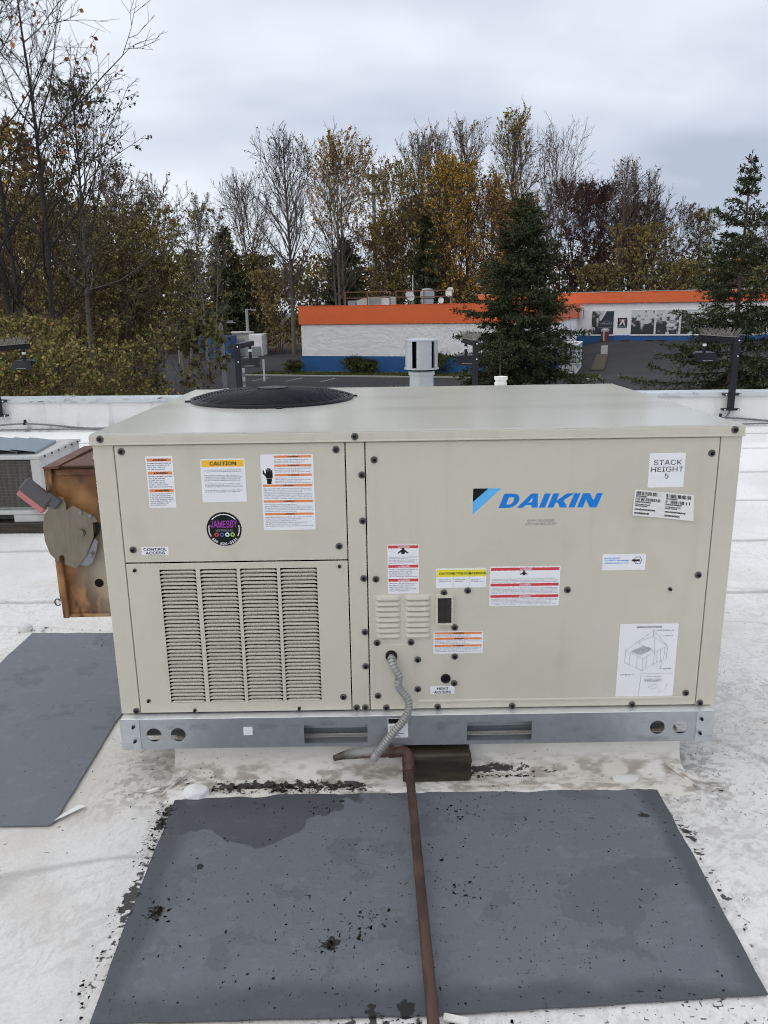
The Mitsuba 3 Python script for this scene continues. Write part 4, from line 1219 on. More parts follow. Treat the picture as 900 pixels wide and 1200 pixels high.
plate_pts = [(-1.1945, 0.889), (-1.1735, 0.893), (-1.160, 0.888), (-1.154, 0.868), (-1.1535, 0.845), (-1.137, 0.850), (-1.082, 0.806), (-1.071, 0.797), (-1.074, 0.752), (-1.104, 0.690), (-1.1435, 0.641), (-1.180, 0.657), (-1.204, 0.668), (-1.226, 0.693), (-1.238, 0.738), (-1.2385, 0.790), (-1.229, 0.828), (-1.214, 0.848), (-1.205, 0.870)]
pp = Polygon(plate_pts).buffer(-0.004).buffer(0.004, quad_segs=5).difference(Polygon([(-1.199, 0.665), (-1.183, 0.660), (-1.181, 0.682), (-1.186, 0.688), (-1.194, 0.685)]).buffer(0.002)).difference(Point(-1.108, 0.766).buffer(0.010))
op = add('operating_plate', plate(pp, YD - 0.036, 0.004), 'tarnished_plate', D)
m = trimesh.creation.cylinder(0.011, 0.03, sections=20)
m.apply_transform(STAND)
m.apply_translation((-1.113, YD - 0.034, 0.770))
add('pivot', m, 'tarnished_plate', op, smooth=40)
br = Polygon([(-1.150, 0.848), (-1.128, 0.862), (-1.060, 0.822), (-1.052, 0.806), (-1.078, 0.800), (-1.136, 0.842)])
add('bracket', plate(br, YD - 0.042, 0.004), 'tarnished_plate', D)
br = Polygon([(-1.136, 0.652), (-1.105, 0.648), (-1.088, 0.663), (-1.072, 0.700), (-1.064, 0.735), (-1.072, 0.745), (-1.100, 0.700)])
add('bracket', plate(br, YD - 0.030, 0.004), 'grey_enamel', D)
arc = Point(-1.095, 0.780).buffer(0.040).difference(Point(-1.110, 0.780).buffer(0.042))
add('slot_cam', plate(arc, YD - 0.024, 0.006), 'black_plastic', D)
for x, z, r in ((-1.105, 0.838, 0.008), (-1.074, 0.826, 0.007), (-1.088, 0.690, 0.008), (-1.108, 0.766, 0.009)):
    m = lathe([(0, 0), (r, 0), (r, 0.006), (r * 0.7, 0.010), (0, 0.010)], 6)
    m.apply_transform(STAND)
    m.apply_translation((x, YD - 0.038, z))
    add('bolt', m, 'grey_enamel', D)
ko = lathe([(0.012, 0), (0.0175, 0), (0.0175, 0.002), (0.012, 0.002), (0.012, 0)], 20)
ko.apply_transform(STAND)
ko.apply_translation((-1.086, YD, 0.576))
add('knockout', cat_(plate(Point(-1.086, 0.576).buffer(0.0150), YD - 0.0015, 0.001)), 'dark_core', D)
for r in (0.034, 0.024):
    m = plate(Point(-1.058, 0.530).buffer(r).difference(Point(-1.058, 0.530).buffer(r - 0.003)), YD - 0.0015, 0.002)
    add('pressed_ring', m, 'rusty_box', D)
a = np.linspace(0.3, 2 * PI - 0.6, 24)
add('hasp', tube(np.stack([-1.232 + 0.010 * np.cos(a), np.full(24, YD - 0.012), 0.512 + 0.012 * np.sin(a)], -1), 0.0022, 24, 6, curve=False), 'black_steel', D, smooth=True)
# handle: grey grip with a red flat side, pointing up and to the left
hd = np.array([-0.080, 0, 0.072])
hd /= np.linalg.norm(hd)
ang = math.atan2(0.072, -0.080)
grip = rbx((0.105, 0.030, 0.050), 0.006)
grip.apply_transform(trimesh.transformations.rotation_matrix(-ang, (0, 1, 0)))
grip.apply_translation((-1.243, YD - 0.042, 0.905))
g = add('handle', grip, 'dark_grip', D, label='dark grey switch handle')
red = rbx((0.100, 0.027, 0.022), 0.003)
red.apply_translation((-0.004, -0.001, 0.030))
red.apply_transform(trimesh.transformations.rotation_matrix(-ang, (0, 1, 0)))
red.apply_translation((-1.243, YD - 0.042, 0.905))
add('grip_face', red, 'red_grip', g, label='faded red underside of the handle')
lever = rbx((0.05, 0.016, 0.036), 0.004)
lever.apply_transform(trimesh.transformations.rotation_matrix(-ang, (0, 1, 0)))
lever.apply_translation((-1.192, YD - 0.044, 0.880))
add('lever', lever, 'dark_grip', D)

# ------------------------------------------------------------------ old condensing unit at the left, on timber sleepers
O = thing('condensing_unit', 'old white condensing unit with a dark dented coil, behind the rusty switch box', 'air conditioner')
ox0, ox1, oy0, oy1, oz0, oz1 = -3.75, -2.452, 3.0, 3.72, 0.165, 0.535
add('cabinet', bx(ox0, ox1, oy0 + 0.03, oy1, oz0, oz1 - 0.012, 0.004), 'old_white_paint', O)
add('top_cover', bx(ox0 - 0.012, ox1 + 0.012, oy0 - 0.012, oy1 + 0.012, oz1 - 0.0118, oz1 + 0.012, 0.005), 'old_white_paint', O)
add('corner_post', bx(ox1 - 0.062, ox1 + 0.004, oy0 - 0.004, oy0 + 0.0298, oz0, oz1 - 0.012, 0.003), 'old_white_paint', O)
add('corner_post', bx(ox0 - 0.004, ox0 + 0.062, oy0 - 0.004, oy0 + 0.0298, oz0, oz1 - 0.012, 0.003), 'old_white_paint', O)
add('coil', bx(ox0 + 0.062, ox1 - 0.0622, oy0 + 0.012, oy0 + 0.0296, oz0 + 0.02, oz1 - 0.02), 'coil_fins', O)
w = []
for k in range(15):
    z = oz0 + 0.03 + k * 0.0225
    w.append(bx(ox0 + 0.062, ox1 - 0.062, oy0 + 0.004, oy0 + 0.0065, z, z + 0.0014))
for k in range(30):
    x = ox0 + 0.07 + k * 0.039
    w.append(bx(x, x + 0.0012, oy0 + 0.0066, oy0 + 0.009, oz0 + 0.02, oz1 - 0.02))
add('coil_guard', cat_(*w), 'coil_wire', O, kind='stuff')
rr = np.random.default_rng(4)
add('bent_fins', cat_(*[rbx((0.010, 0.003, 0.05), 0.001, (0, rr.normal() * 0.25, 0), (-2.76 + 0.012 * rr.normal(), oy0 + 0.0105, oz1 - 0.05 - 0.035 * k)) for k in range(4)]), 'label_cream', O, kind='stuff')
add('base_pan', bx(ox0 - 0.01, ox1 + 0.008, oy0 - 0.01, oy1 + 0.01, oz0 - 0.03, oz0 - 0.0002, 0.004), 'old_white_paint', O)
for x0, x1 in ((-3.72, -3.5), (-3.05, -2.9), (-2.68, -2.47)):
    for y0 in (oy0 + 0.0, oy1 - 0.09):
        add('foot', bx(x0, x1, y0, y0 + 0.09, 0.0795, oz0 - 0.0302, 0.003), 'old_white_paint', O)
for k in range(6):
    s_ = screw_mesh(0.009, 0.005) if k == 0 else s_
    add('screw', s_, None, O, to=T().translate([ox1 + 0.012, oy0 + 0.06 + 0.12 * k, oz1]) @ T().rotate([0, 0, 1], 90))
sl = thing('timber_sleeper', 'dark weathered timber sleeper under the front of the old condensing unit', 'sleeper')
scene_m = rbx((1.75, 0.13, 0.082), 0.008, None, (-3.22, oy0 + 0.04, 0.038))
add('beam', scene_m, 'wet_timber', sl)
sl = thing('timber_sleeper', 'dark weathered timber sleeper under the rear of the old condensing unit', 'sleeper')
add('beam', rbx((1.75, 0.13, 0.082), 0.008, None, (-3.22, oy1 - 0.05, 0.038)), 'wet_timber', sl)
for k in range(5):
    m = cat_(rbx((0.185, 0.50, 0.004), 0.001), rbx((0.004, 0.50, 0.022), 0.001, None, (0.0925, 0, -0.010)))
    m.apply_transform(trimesh.transformations.euler_matrix(0, 0.15, 0.03 * (k - 2) + 0.06))
    m.apply_translation((-3.12 + 0.125 * k, oy0 + 0.33 - 0.008 * k, oz1 + 0.052 - 0.002 * k))
    add('metal_sheet', m, 'sheet_metal', label=('%s lapped blue grey metal sheet on top of the old condensing unit' % ('leftmost', 'second from left', 'middle', 'fourth from left', 'rightmost')[k]), cat='metal sheet', group='lapped sheets on the old unit')

# ------------------------------------------------------------------ vents through the roof
Vt = thing('roof_vent', 'white and galvanised round roof vent with a slotted cap standing behind the beige unit', 'vent')
vx, vy = 0.221, 4.0
add('pipe', lathe([(0.095, -0.01), (0.095, 1.004), (0.0, 1.004)], 40).apply_translation((vx, vy, 0)), 'vent_paint', Vt, smooth=40)
add('collar', lathe([(0.0955, 0.975), (0.105, 0.98), (0.105, 1.004), (0.0955, 1.010)], 40).apply_translation((vx, vy, 0)), 'vent_paint', Vt, smooth=40)
add('inner_tube', lathe([(0.092, 1.004), (0.092, 1.245)], 32).apply_translation((vx, vy, 0)), 'black_plastic', Vt, smooth=40)
add('cap_base', lathe([(0.0, 1.018), (0.137, 1.024), (0.137, 1.036), (0.0, 1.036)], 40).apply_translation((vx, vy, 0)), 'vent_paint', Vt)
add('cap_top', lathe([(0.0, 1.268), (0.06, 1.264), (0.137, 1.252), (0.137, 1.242), (0.0, 1.242)], 40).apply_translation((vx, vy, 0)), 'vent_paint', Vt)
for k in range(5):
    a0 = -PI / 2 + k * 2 * PI / 5 + 0.12 - PI / 5 + 0.15
    a = np.linspace(a0, a0 + 2 * PI / 5 - 0.30, 7)
    V = np.vstack([np.stack([vx + 0.129 * np.cos(a), vy + 0.129 * np.sin(a), a * 0 + z], -1) for z in (1.036, 1.243)] + [np.stack([vx + 0.126 * np.cos(a), vy + 0.126 * np.sin(a), a * 0 + z], -1) for z in (1.036, 1.243)])
    q = np.arange(6)
    F = np.vstack([np.stack([q, q + 1, q + 8, q + 7], -1), np.stack([q + 15, q + 14, q + 21, q + 22], -1), [[0, 7, 21, 14], [6, 20, 27, 13]]])
    add('baffle', (V, F), 'vent_paint', Vt)
add('vent_pipe', lathe([(0.044, -0.01), (0.044, 0.83), (0.054, 0.835), (0.054, 0.862), (0.048, 0.870), (0.048, 0.885), (0.058, 0.890), (0.058, 0.915), (0.0, 0.918)], 28).apply_translation((0.93, 4.5, 0)), 'white_plastic', smooth=35,
    label='short cream plastic vent pipe with a cap, behind the right half of the beige unit', cat='pipe')

# ------------------------------------------------------------------ floodlights on brackets along the parapet
POLE = mikit.ply(bx(-0.034, 0.034, -0.034, 0.034, -0.345, 0.56, 0.006), 'black_steel')
ARM = mikit.ply(bx(-0.032, 0.032, 0.036, 1.06, 0.49, 0.558, 0.005), 'black_steel')
BR = mikit.ply(cat_(bx(-0.105, 0.105, -0.036, 0.045, -0.012, 0.012, 0.003), bx(-0.10, -0.07, -0.040, -0.03, -0.012, 0.012, 0.002), bx(0.07, 0.10, -0.040, -0.03, -0.012, 0.012, 0.002)), 'black_steel')
BOLT = mikit.ply(lathe([(0, 0), (0.010, 0), (0.010, 0.006), (0, 0.006)], 6).apply_transform(STAND), 'bright_metal')
rs = np.random.default_rng(8)
sp = [bx(-0.045, 0.045, 0.04, 1.04, 0.5582, 0.563)]
rows = []
for k in range(40):
    y = 0.05 + k * 0.0245
    for sx in (-1, 1):
        rows.append([(sx * 0.02, y, 0.562), (sx * 0.075 + 0.01 * rs.normal(), y + 0.03 * rs.normal(), 0.562 + 0.085 + 0.012 * rs.normal())])
V, F = tubes(np.array(rows), np.full((len(rows), 2), 0.0030), 3)
SPK = mikit.ply(cat_(sp[0], trimesh.Trimesh(V, F, process=False)), 'spike_plastic')
HOU = mikit.ply(trimesh.convex.convex_hull(np.array([(x, y, z) for x, y, z in ((-0.115, -0.10, 0), (0.115, -0.10, 0), (-0.115, 0.12, 0.06), (0.115, 0.12, 0.06), (-0.115, -0.085, 0.085), (0.115, -0.085, 0.085), (-0.09, 0.11, 0.10), (0.09, 0.11, 0.10))])), 'black_steel')
VIS = mikit.ply(trimesh.convex.convex_hull(np.array([(-0.15, -0.14, -0.035), (0.15, -0.14, -0.035), (-0.12, -0.10, 0.085), (0.12, -0.10, 0.085), (-0.15, -0.135, -0.037), (0.15, -0.135, -0.037), (-0.12, -0.095, 0.080), (0.12, -0.095, 0.080)])), 'black_steel')
LEN = mikit.ply(bx(-0.07, 0.07, -0.145, -0.06, -0.022, -0.014, 0.003), 'lens_glass')
KNU = mikit.ply(cat_(bx(-0.018, 0.018, -0.018, 0.018, 0.085, 0.175, 0.004)), 'black_steel')
NUT = mikit.ply(lathe([(0.0, 0.172), (0.026, 0.172), (0.026, 0.205), (0.0, 0.205)], 10), 'bright_metal')
STEM = mikit.ply(lathe([(0.0, 0.205), (0.02, 0.205), (0.02, 0.25), (0, 0.25)], 10), 'black_steel')
for x, where in ((4.30, 'rightmost on the parapet'), (1.09, 'before the big spruce'), (-1.925, 'just above the fan'), (-5.13, 'leftmost on the parapet')):
    y = par_y(x) - 0.07
    Lk = thing('floodlight', ('black floodlight on a spiked bracket arm, %s' if 'fan' not in where else 'black floodlight on a plain bracket arm, %s') % where, 'floodlight', 'floodlights along the parapet')
    to = T().translate([x, y, 0.545]) @ T().rotate([0, 0, 1], 1.5 if x > 0 else -1.0)
    add('pole', POLE, None, Lk, to=to)
    add('arm', ARM, None, Lk, to=to)
    if where != 'just above the fan':
        add('bird_spikes', SPK, None, Lk, to=to, kind='stuff')
    for z in (-0.14, -0.33):
        b_ = add('bracket', BR, None, Lk, to=to @ T().translate([0, 0, z]))
        for sx in (-0.085, 0.085):
            add('bolt', BOLT, None, b_, to=to @ T().translate([sx, -0.036, z]))
    for z in (0.52, 0.33):
        add('bolt', BOLT, None, Lk, to=to @ T().translate([0.012, -0.034, z]))
    h_ = add('lamp_housing', HOU, None, Lk, to=to @ T().translate([0, 0.90, 0.245]))
    add('visor', VIS, None, h_, to=to @ T().translate([0, 0.90, 0.245]))
    add('lens', LEN, None, h_, to=to @ T().translate([0, 0.90, 0.245]))
    k_ = add('knuckle', KNU, None, Lk, to=to @ T().translate([0, 0.90, 0.242]))
    add('nut', NUT, None, k_, to=to @ T().translate([0, 0.90, 0.242]))
    add('stem', STEM, None, k_, to=to @ T().translate([0, 0.90, 0.242]))
    if x > 0:
        add('lead', tube([(x, y, 0.22), (x - 0.05, y - 0.01, 0.12), (x - 0.12, y - 0.02, 0.09)], 0.012, 12, 6), 'grey_cable', Lk, smooth=True)

# ------------------------------------------------------------------ the orange, white and blue store
B = thing('store', 'low store with orange fascia, rough white block walls and a blue base band', 'building')
FT, FB, BT = 5.30, 3.88, 1.35
L_, DP = 20.2, 30.0
add('white_wall', loc(bx(0, L_, 0, DP, BT, FB + 0.3)), 'block_white', B)
add('blue_band', loc(bx(-0.004, L_ + 0.004, -0.004, DP, -0.4, BT - 0.002)), 'block_blue', B)
add('base_course', loc(bx(-0.03, L_ + 0.03, -0.06, DP, -0.4, 0.10, 0.02)), 'kerb_stone', B)
wallf = []
add('fascia', loc(cat_(bx(-0.14, L_ + 0.14, -0.14, 0.06, FB, FT, 0.01), bx(-0.14, 0.06, 0.061, DP, FB, FT, 0.01), bx(L_ - 0.06, L_ + 0.14, 0.061, DP, FB, FT, 0.01))), 'orange_fascia', B)
add('roof_deck', loc(bx(0.0605, L_ - 0.061, 0.0605, DP, FB + 0.301, FT - 0.35)), 'roof_gravel', B)
add('coping', loc(bx(-0.16, L_ + 0.16, -0.16, 0.08, FT + 0.001, FT + 0.04, 0.008)), 'orange_fascia', B)
# taller wing behind
WZ = 1.30
W0, W1 = 9.3, 41.0
add('wing_wall', loc(bx(W0, W1, DP + 0.1, DP + 12, WZ + 0.66, WZ + 4.1)), 'smooth_white', B)
add('wing_base', loc(bx(W0 - 0.01, W1 + 0.01, DP + 0.06, DP + 12, -0.5, WZ + 0.658, 0.01)), 'smooth_blue', B)
add('wing_fascia', loc(cat_(bx(W0 - 0.2, W1 + 0.2, DP - 0.25, DP + 12.2, 5.36, 6.52, 0.02))), 'orange_fascia', B)
add('wing_coping', loc(bx(W0 - 0.24, W1 + 0.24, DP - 0.30, DP + 0.1, 6.521, 6.56, 0.008)), 'frame_white', B)
for k, (s0, s1, kind) in enumerate(((21.7, 24.0, 'door'), (25.85, 28.2, 'w'), (28.4, 30.7, 'w'), (30.9, 33.2, 'w'), (33.4, 35.7, 'w'), (35.9, 38.2, 'w'))):
    f = add('window_frame', loc(cat_(bx(s0 - 0.08, s1 + 0.08, DP + 0.02, DP + 0.099, 4.52, 4.62), bx(s0 - 0.08, s1 + 0.08, DP + 0.02, DP + 0.0985, 1.96, 2.05), bx(s0 - 0.08, s0, DP + 0.02, DP + 0.098, 2.0505, 4.5195), bx(s1, s1 + 0.08, DP + 0.02, DP + 0.098, 2.0505, 4.5195))), 'frame_white', B)
    if kind == 'w':
        add('mural', loc(bx(s0 + 0.0005, s1 - 0.0005, DP + 0.055, DP + 0.09, 2.051, 4.519)), 'mural_print', f, label='black and white mountain picture filling a shop window')
    else:
        add('mural', loc(bx(s0 + 0.0005, s1 - 0.0005, DP + 0.06, DP + 0.09, 2.051, 4.519)), 'mural_print', f)
        navy = Polygon([(s0 + 0.12, 2.06), (s0 + 1.55, 4.51), (s1 - 0.01, 4.51), (s1 - 0.01, 2.06)])
        add('navy_panel', loc(plate(navy, DP + 0.05, 0.008)), 'navy_panel', f, label='dark navy slanted panel with pale lettering in the first window')
        rw = np.random.default_rng(3)
        lt = [plate(sbox(s0 + 0.95 + 0.18 * q, 3.12, s0 + 0.95 + 0.18 * q + rw.uniform(0.08, 0.15), 3.12 + rw.uniform(0.14, 0.24)), DP + 0.045, 0.004) for q in range(7)] + [plate(sbox(s0 + 0.70 + 0.12 * q, 2.72, s0 + 0.70 + 0.12 * q + 0.085, 2.82), DP + 0.045, 0.004) for q in range(12)]
        lt.append(plate(Polygon([(s0 + 1.2, 3.36), (s0 + 1.55, 3.5), (s0 + 1.9, 3.36), (s0 + 1.88, 3.33), (s0 + 1.55, 3.45), (s0 + 1.22, 3.33)]), DP + 0.045, 0.004))
        add('pale_lettering', loc(cat_(*lt)), 'ink_grey', f, kind='stuff')
    add('sill', loc(bx(s0 - 0.1, s1 + 0.1, DP - 0.02, DP + 0.0595, 1.90, 1.959)), 'frame_white', f)
sg = add('wall_sign', loc(bx(24.42, 25.42, DP + 0.04, DP + 0.0995, 2.76, 3.80, 0.01)), 'navy_panel', B, label='square navy sign with pink and white shapes between two windows')
for poly, mm in ((Polygon([(24.6, 3.0), (24.9, 3.65), (25.0, 3.65), (25.25, 3.0), (25.1, 3.0), (24.95, 3.35), (24.75, 3.0)]), 'frame_white'), (Polygon([(24.55, 3.62), (24.85, 3.66), (24.72, 3.35)]), 'red_grip'), (Polygon([(25.02, 3.3), (25.3, 3.62), (25.1, 3.66)]), 'red_grip'), (sbox(24.5, 2.82, 25.33, 2.9), 'ink_grey')):
    add('sign_shape', loc(plate(poly, DP + 0.032, 0.007)), mm, sg)
pn = add('side_panel', loc(cat_(bx(20.75, 20.82, 27.6, 29.8, 3.7, 5.0))), 'frame_white', B, label='white and blue banner on the inner corner under the fascia')
add('banner_blue', loc(bx(20.822, 20.83, 28.0, 29.4, 3.75, 4.7)), 'smooth_blue', pn)
for s0 in (24.9, 27.4, 28.6):
    add('wheel_stop', loc(bx(s0, s0 + 0.9, DP - 0.9, DP - 0.6, WZ - 0.02, WZ + 0.16, 0.03)), 'rubber', label=('dark rubber wheel stop in front of the blue base band, %s of three' % {24.9: 'left', 27.4: 'middle', 28.6: 'right'}[s0]), cat='wheel stop', group='wheel stops before the wing')
# litter bin by the first window
tb = thing('litter_bin', 'tall round silver and maroon litter bin standing before the store windows', 'bin')
tm = np.eye(4)
tm[:3, 3] = sv(23.2, 28.6, WZ)
add('shell', lathe([(0.0, 0), (0.42, 0), (0.42, 1.15), (0.40, 1.2)], 24).apply_transform(tm), 'maroon', tb, smooth=40)
add('lid', lathe([(0.44, 1.1), (0.44, 1.3), (0.30, 1.42), (0, 1.45)], 24).apply_transform(tm), 'steel_far', tb, smooth=40)
add('side_strip', cat_(*[bx(-0.16 + dx, 0.0 + dx, -0.435, -0.3, 0.1, 1.1, 0.02) for dx in (-0.14,)]).apply_transform(tm), 'steel_far', tb)
# white wire racks along the side of the store
for k in range(3):
    g = thing('wire_rack', 'white wire storage rack along the right side of the store, %s' % ('nearest', 'middle', 'farthest')[k], 'rack', 'white racks beside the store')
    s0, v0 = 20.75, 1.2 + 2.2 * k
    w = [bx(s, s + 0.06, v, v + 0.06, 0, 2.15) for s in (s0, s0 + 1.25) for v in (v0, v0 + 2.0)]
    for z in (0.05, 0.72, 1.4, 2.09):
        w += [bx(s0 + 0.061, s0 + 1.249, v, v + 0.06, z, z + 0.06) for v in (v0, v0 + 2.0)] + [bx(s, s + 0.06, v0 + 0.061, v0 + 1.999, z, z + 0.06) for s in (s0, s0 + 1.25)]
    add('frame', loc(cat_(*w)), 'frame_white', g)
    w = [bx(s0 + 0.1 + 0.15 * q, s0 + 0.125 + 0.15 * q, v0 + 0.02, v0 + 0.04, 0.112, 2.089) for q in range(8)] + [bx(s0 + 1.27, s0 + 1.29, v0 + 0.15 + 0.17 * q, v0 + 0.175 + 0.17 * q, 0.112, 2.089) for q in range(11)]
    add('wire_mesh', loc(cat_(*w)), 'frame_white', g, kind='stuff')
    add('top_panel', loc(bx(s0 - 0.05, s0 + 1.36, v0 - 0.05, v0 + 2.1, 2.151, 2.2, 0.01)), 'frame_white', g)
    for z in (0.115, 0.785):
        for q in range(4):
            add('gas_bottle', loc(lathe([(0, 0), (0.17, 0.02), (0.19, 0.1), (0.19, 0.40), (0.10, 0.52), (0, 0.53)], 12).apply_translation((s0 + 0.25 + 0.28 * q, v0 + 0.4, z))), 'vent_paint', g, smooth=40)
add('planter_island', loc(trimesh.convex.convex_hull(np.array([(a_, v_, z_) for a_ in (23.0, 24.0) for v_, z_ in ((4.0, -0.3), (4.0, 0.14), (15.0, -0.3), (15.0, 0.74))]))), 'kerb_soil', kind='structure')
bm_ = loc(bx(23.3, 23.9, 16.0, 16.3, 0.3, 1.45, 0.03))
add('utility_cabinet', bm_, 'concrete_pale', label='pale utility box at the far end of the island beside the store', cat='utility box')

# things on the store's roof
RZ = FT - 0.35
for k, (s0, s1) in enumerate(((2.46, 6.44), (6.96, 11.75))):
    g = thing('guard_rail', 'brown steel guard rail on the store roof, %s one' % ('left', 'right')[k], 'railing', 'guard rails on the store roof')
    ps = [s0, (s0 + s1) / 2, s1]
    for s in ps:
        add('post', loc(bx(s - 0.04, s + 0.04, 3.96, 4.04, RZ, 6.40, 0.006)), 'rail_brown', g)
    for z in (6.401, 5.92):
        add('rail', loc(bx(s0 - 0.04, s1 + 0.04, 3.965, 4.035, z, z + 0.07, 0.006)) if z > 6.4 else loc(cat_(bx(s0 + 0.0405, ps[1] - 0.0405, 3.965, 4.035, z, z + 0.07, 0.006), bx(ps[1] + 0.0405, s1 - 0.0405, 3.965, 4.035, z, z + 0.07, 0.006))), 'rail_brown', g)
g = thing('packaged_unit', 'beige packaged unit with a grey grille behind the left guard rail', 'air conditioner')
add('cabinet', loc(bx(4.3, 6.35, 4.4, 6.0, RZ, 6.02, 0.03)), 'concrete_pale', g)
hull = trimesh.convex.convex_hull(np.array([(s, v, z) for v in (4.5, 5.9) for s, z in ((3.3, RZ), (4.29, RZ), (4.29, 6.0), (4.1, 6.0), (3.3, 5.75))]))
add('intake_hood', loc(hull), 'concrete_pale', g)
add('grille', loc(bx(4.45, 5.5, 4.37, 4.399, 5.05, 5.9, 0.01)), 'pole_grey', g)
add('access_panel', loc(bx(5.65, 6.25, 4.38, 4.399, 5.05, 5.9, 0.01)), 'frame_white', g)
add('vent_box', loc(bx(2.5, 3.2, 4.5, 5.2, RZ, 5.75, 0.02)), 'pole_grey', label='small grey vent box at the left end of the store roof', cat='vent')
for nm, s, z0, z1, r in (('exhaust_fan', 9.45, RZ, 6.62, 0.58),):
    g = thing(nm, 'round silver exhaust fan on the store roof behind the right guard rail', 'exhaust fan')
    mm = np.eye(4)
    mm[:3, 3] = sv(s, 4.8, 0)
    add('base', lathe([(0.5, z0), (0.5, 5.5), (0.56, 5.52), (0.56, 5.75), (0.40, 5.82)], 24).apply_transform(mm), 'vent_paint', g, smooth=30)
    add('cowl', lathe([(0.40, 5.82), (0.60, 5.9), (0.60, 6.35), (0.45, 6.40), (0.45, 6.6), (0, 6.66)], 24).apply_transform(mm), 'vent_paint', g, smooth=30)


def dish(s, v, z, r, az, el, label):
    g = thing('satellite_dish', label, 'satellite dish')
    rr = np.linspace(0, r, 7)
    m = lathe([(x, 0.28 * x * x / r) for x in rr] + [(x, 0.28 * x * x / r - 0.02) for x in rr[::-1]], 24)
    m.apply_transform(trimesh.transformations.euler_matrix(el, 0, az))
    m.apply_translation((s, v, z))
    add('reflector', loc(m), 'frame_white', g, smooth=True)
    add('mast', loc(bx(s - 0.04, s + 0.04, v + 0.06, v + 0.14, RZ, z - 0.05)), 'pole_grey', g)
    add('feed_arm', loc(tube([(s, v, z - r * 0.6), (s - 0.3 * math.sin(-az), v - 0.55, z - 0.2)], 0.02, 3, 6)), 'pole_grey', g)


dish(8.0, 4.4, 6.02, 0.44, 0.9, 1.2, 'white satellite dish tilted left, left of the silver exhaust fan')
dish(11.5, 4.4, 6.26, 0.42, -0.5, 1.3, 'round white satellite dish at the right end of the store roof')
dish(11.0, 3.2, 5.62, 0.24, 0.2, 1.45, 'small pale satellite dish low on the store roof')
add('antenna_mast', loc(tube([(8.15, 5, RZ), (8.15, 5, 7.75)], 0.03, 3, 6)), 'frame_white', label='thin white antenna mast on the store roof', cat='antenna')
for s, lb in ((0.25, 'at the left corner of'), (2.0, 'left of the guard rails on')):
    g = thing('security_lamp', 'small cream security lamp %s the orange fascia' % lb, 'lamp')
    add('lamp_head', loc(bx(s - 0.12, s + 0.12, -0.2, 0.05, FT + 0.12, FT + 0.28, 0.04)), 'white_plastic', g)
    add('lamp_stem', loc(bx(s - 0.03, s + 0.03, -0.03, 0.03, FT + 0.0405, FT + 0.1195)), 'pole_grey', g)

# ------------------------------------------------------------------ left of the store: lot, poles, container, car
def at(x, y):
    return np.array([x, y, float(ground_z(x, y))])


def lamp_post(x, y, h, r, arm, label, mat_='pole_grey'):
    g = thing('lamp_post', label, 'lamp post')
    add('pole', bx(x - r, x + r, y - r, y + r, GZ - 0.1, GZ + h, 0.02), mat_, g)
    add('base', bx(x - r * 2, x + r * 2, y - r * 2, y + r * 2, GZ - 0.1, GZ + 0.35, 0.02), 'concrete_pale', g)
    a = add('arm', bx(x + r, x + arm, y - 0.04, y + 0.04, GZ + h - 0.14, GZ + h - 0.04, 0.01), mat_, g)
    add('lamp_head', bx(x + arm - 0.45, x + arm + 0.15, y - 0.12, y + 0.12, GZ + h - 0.2, GZ + h - 0.141, 0.015), mat_, a)


lamp_post(-9.75, 46, 4.45, 0.11, 0.75, 'grey square lamp post rising out of the shrubs, nearer one')
lamp_post(-15.88, 92.4, 5.35, 0.16, 1.0, 'grey lamp post before the pale building, farther one')
for x, y, h, lb in ((-9.05, 53, 1.55, 'slim white marker post at the edge of the grass'),):
    g = thing('marker_post', lb, 'post')
    add('post', lathe([(0, -0.1), (0.075, -0.1), (0.075, h), (0, h + 0.03)], 12).apply_translation((x + 0.45, y + 1.8, GZ)), 'frame_white', g, smooth=40)
g = thing('marker_post', 'white post with grey bands below the left floodlight', 'post')
for k in range(6):
    add('band', lathe([(0, 0), (0.085, 0), (0.085, 0.26), (0, 0.26)], 12).apply_translation((-8.55, 46, GZ + 0.261 * k)), 'frame_white' if k % 2 else 'pole_grey', g, smooth=40)


def sign_post(x, y, h, w, label, mats=('frame_white', 'red_grip')):
    g = thing('sign_post', label, 'sign')
    add('post', bx(x - 0.05, x + 0.05, y - 0.05, y + 0.05, GZ - 0.1, GZ + h, 0.01), 'pole_grey', g)
    p_ = add('sign_plate', bx(x - w / 2, x + w / 2, y - 0.09, y - 0.055, GZ + h * 0.48, GZ + h * 0.48 + w * 1.1, 0.01), mats[0], g)
    add('sign_bar', bx(x - w * 0.4, x + w * 0.4, y - 0.10, y - 0.0905, GZ + h * 0.5 + w * 0.2, GZ + h * 0.5 + w * 0.55), mats[1], p_)


sign_post(-20.6, 78, 5.1, 0.75, 'thin post with a white and red sign at the edge of the lot')
sign_post(-16.4, 118, 5.5, 0.95, 'far thin post with a pale sign behind the orange cones', ('frame_white', 'pole_grey'))
for x, y, lb in ((-15.65, 102.5, 'larger left orange traffic cone at the back of the lot'), (-13.7, 101, 'smaller right orange traffic cone at the back of the lot')):
    g = thing('traffic_cone', lb, 'traffic cone')
    h = 1.15 if 'larger' in lb else 0.95
    add('cone', lathe([(0.02, h), (0.06, h), (0.24, 0.05), (0, 0.05)], 16).apply_translation((x, y, GZ)), 'safety_orange', g, smooth=40)
    add('sleeve', lathe([(0.115, h * 0.75), (0.165, h * 0.5)], 16).apply_translation((x, y, GZ)), 'frame_white', g, smooth=40)
    add('foot', bx(x - 0.3, x + 0.3, y - 0.3, y + 0.3, GZ, GZ + 0.049, 0.01), 'rubber', g)
C_ = thing('storage_container', 'blue storage container half hidden by leafy shrubs', 'container')
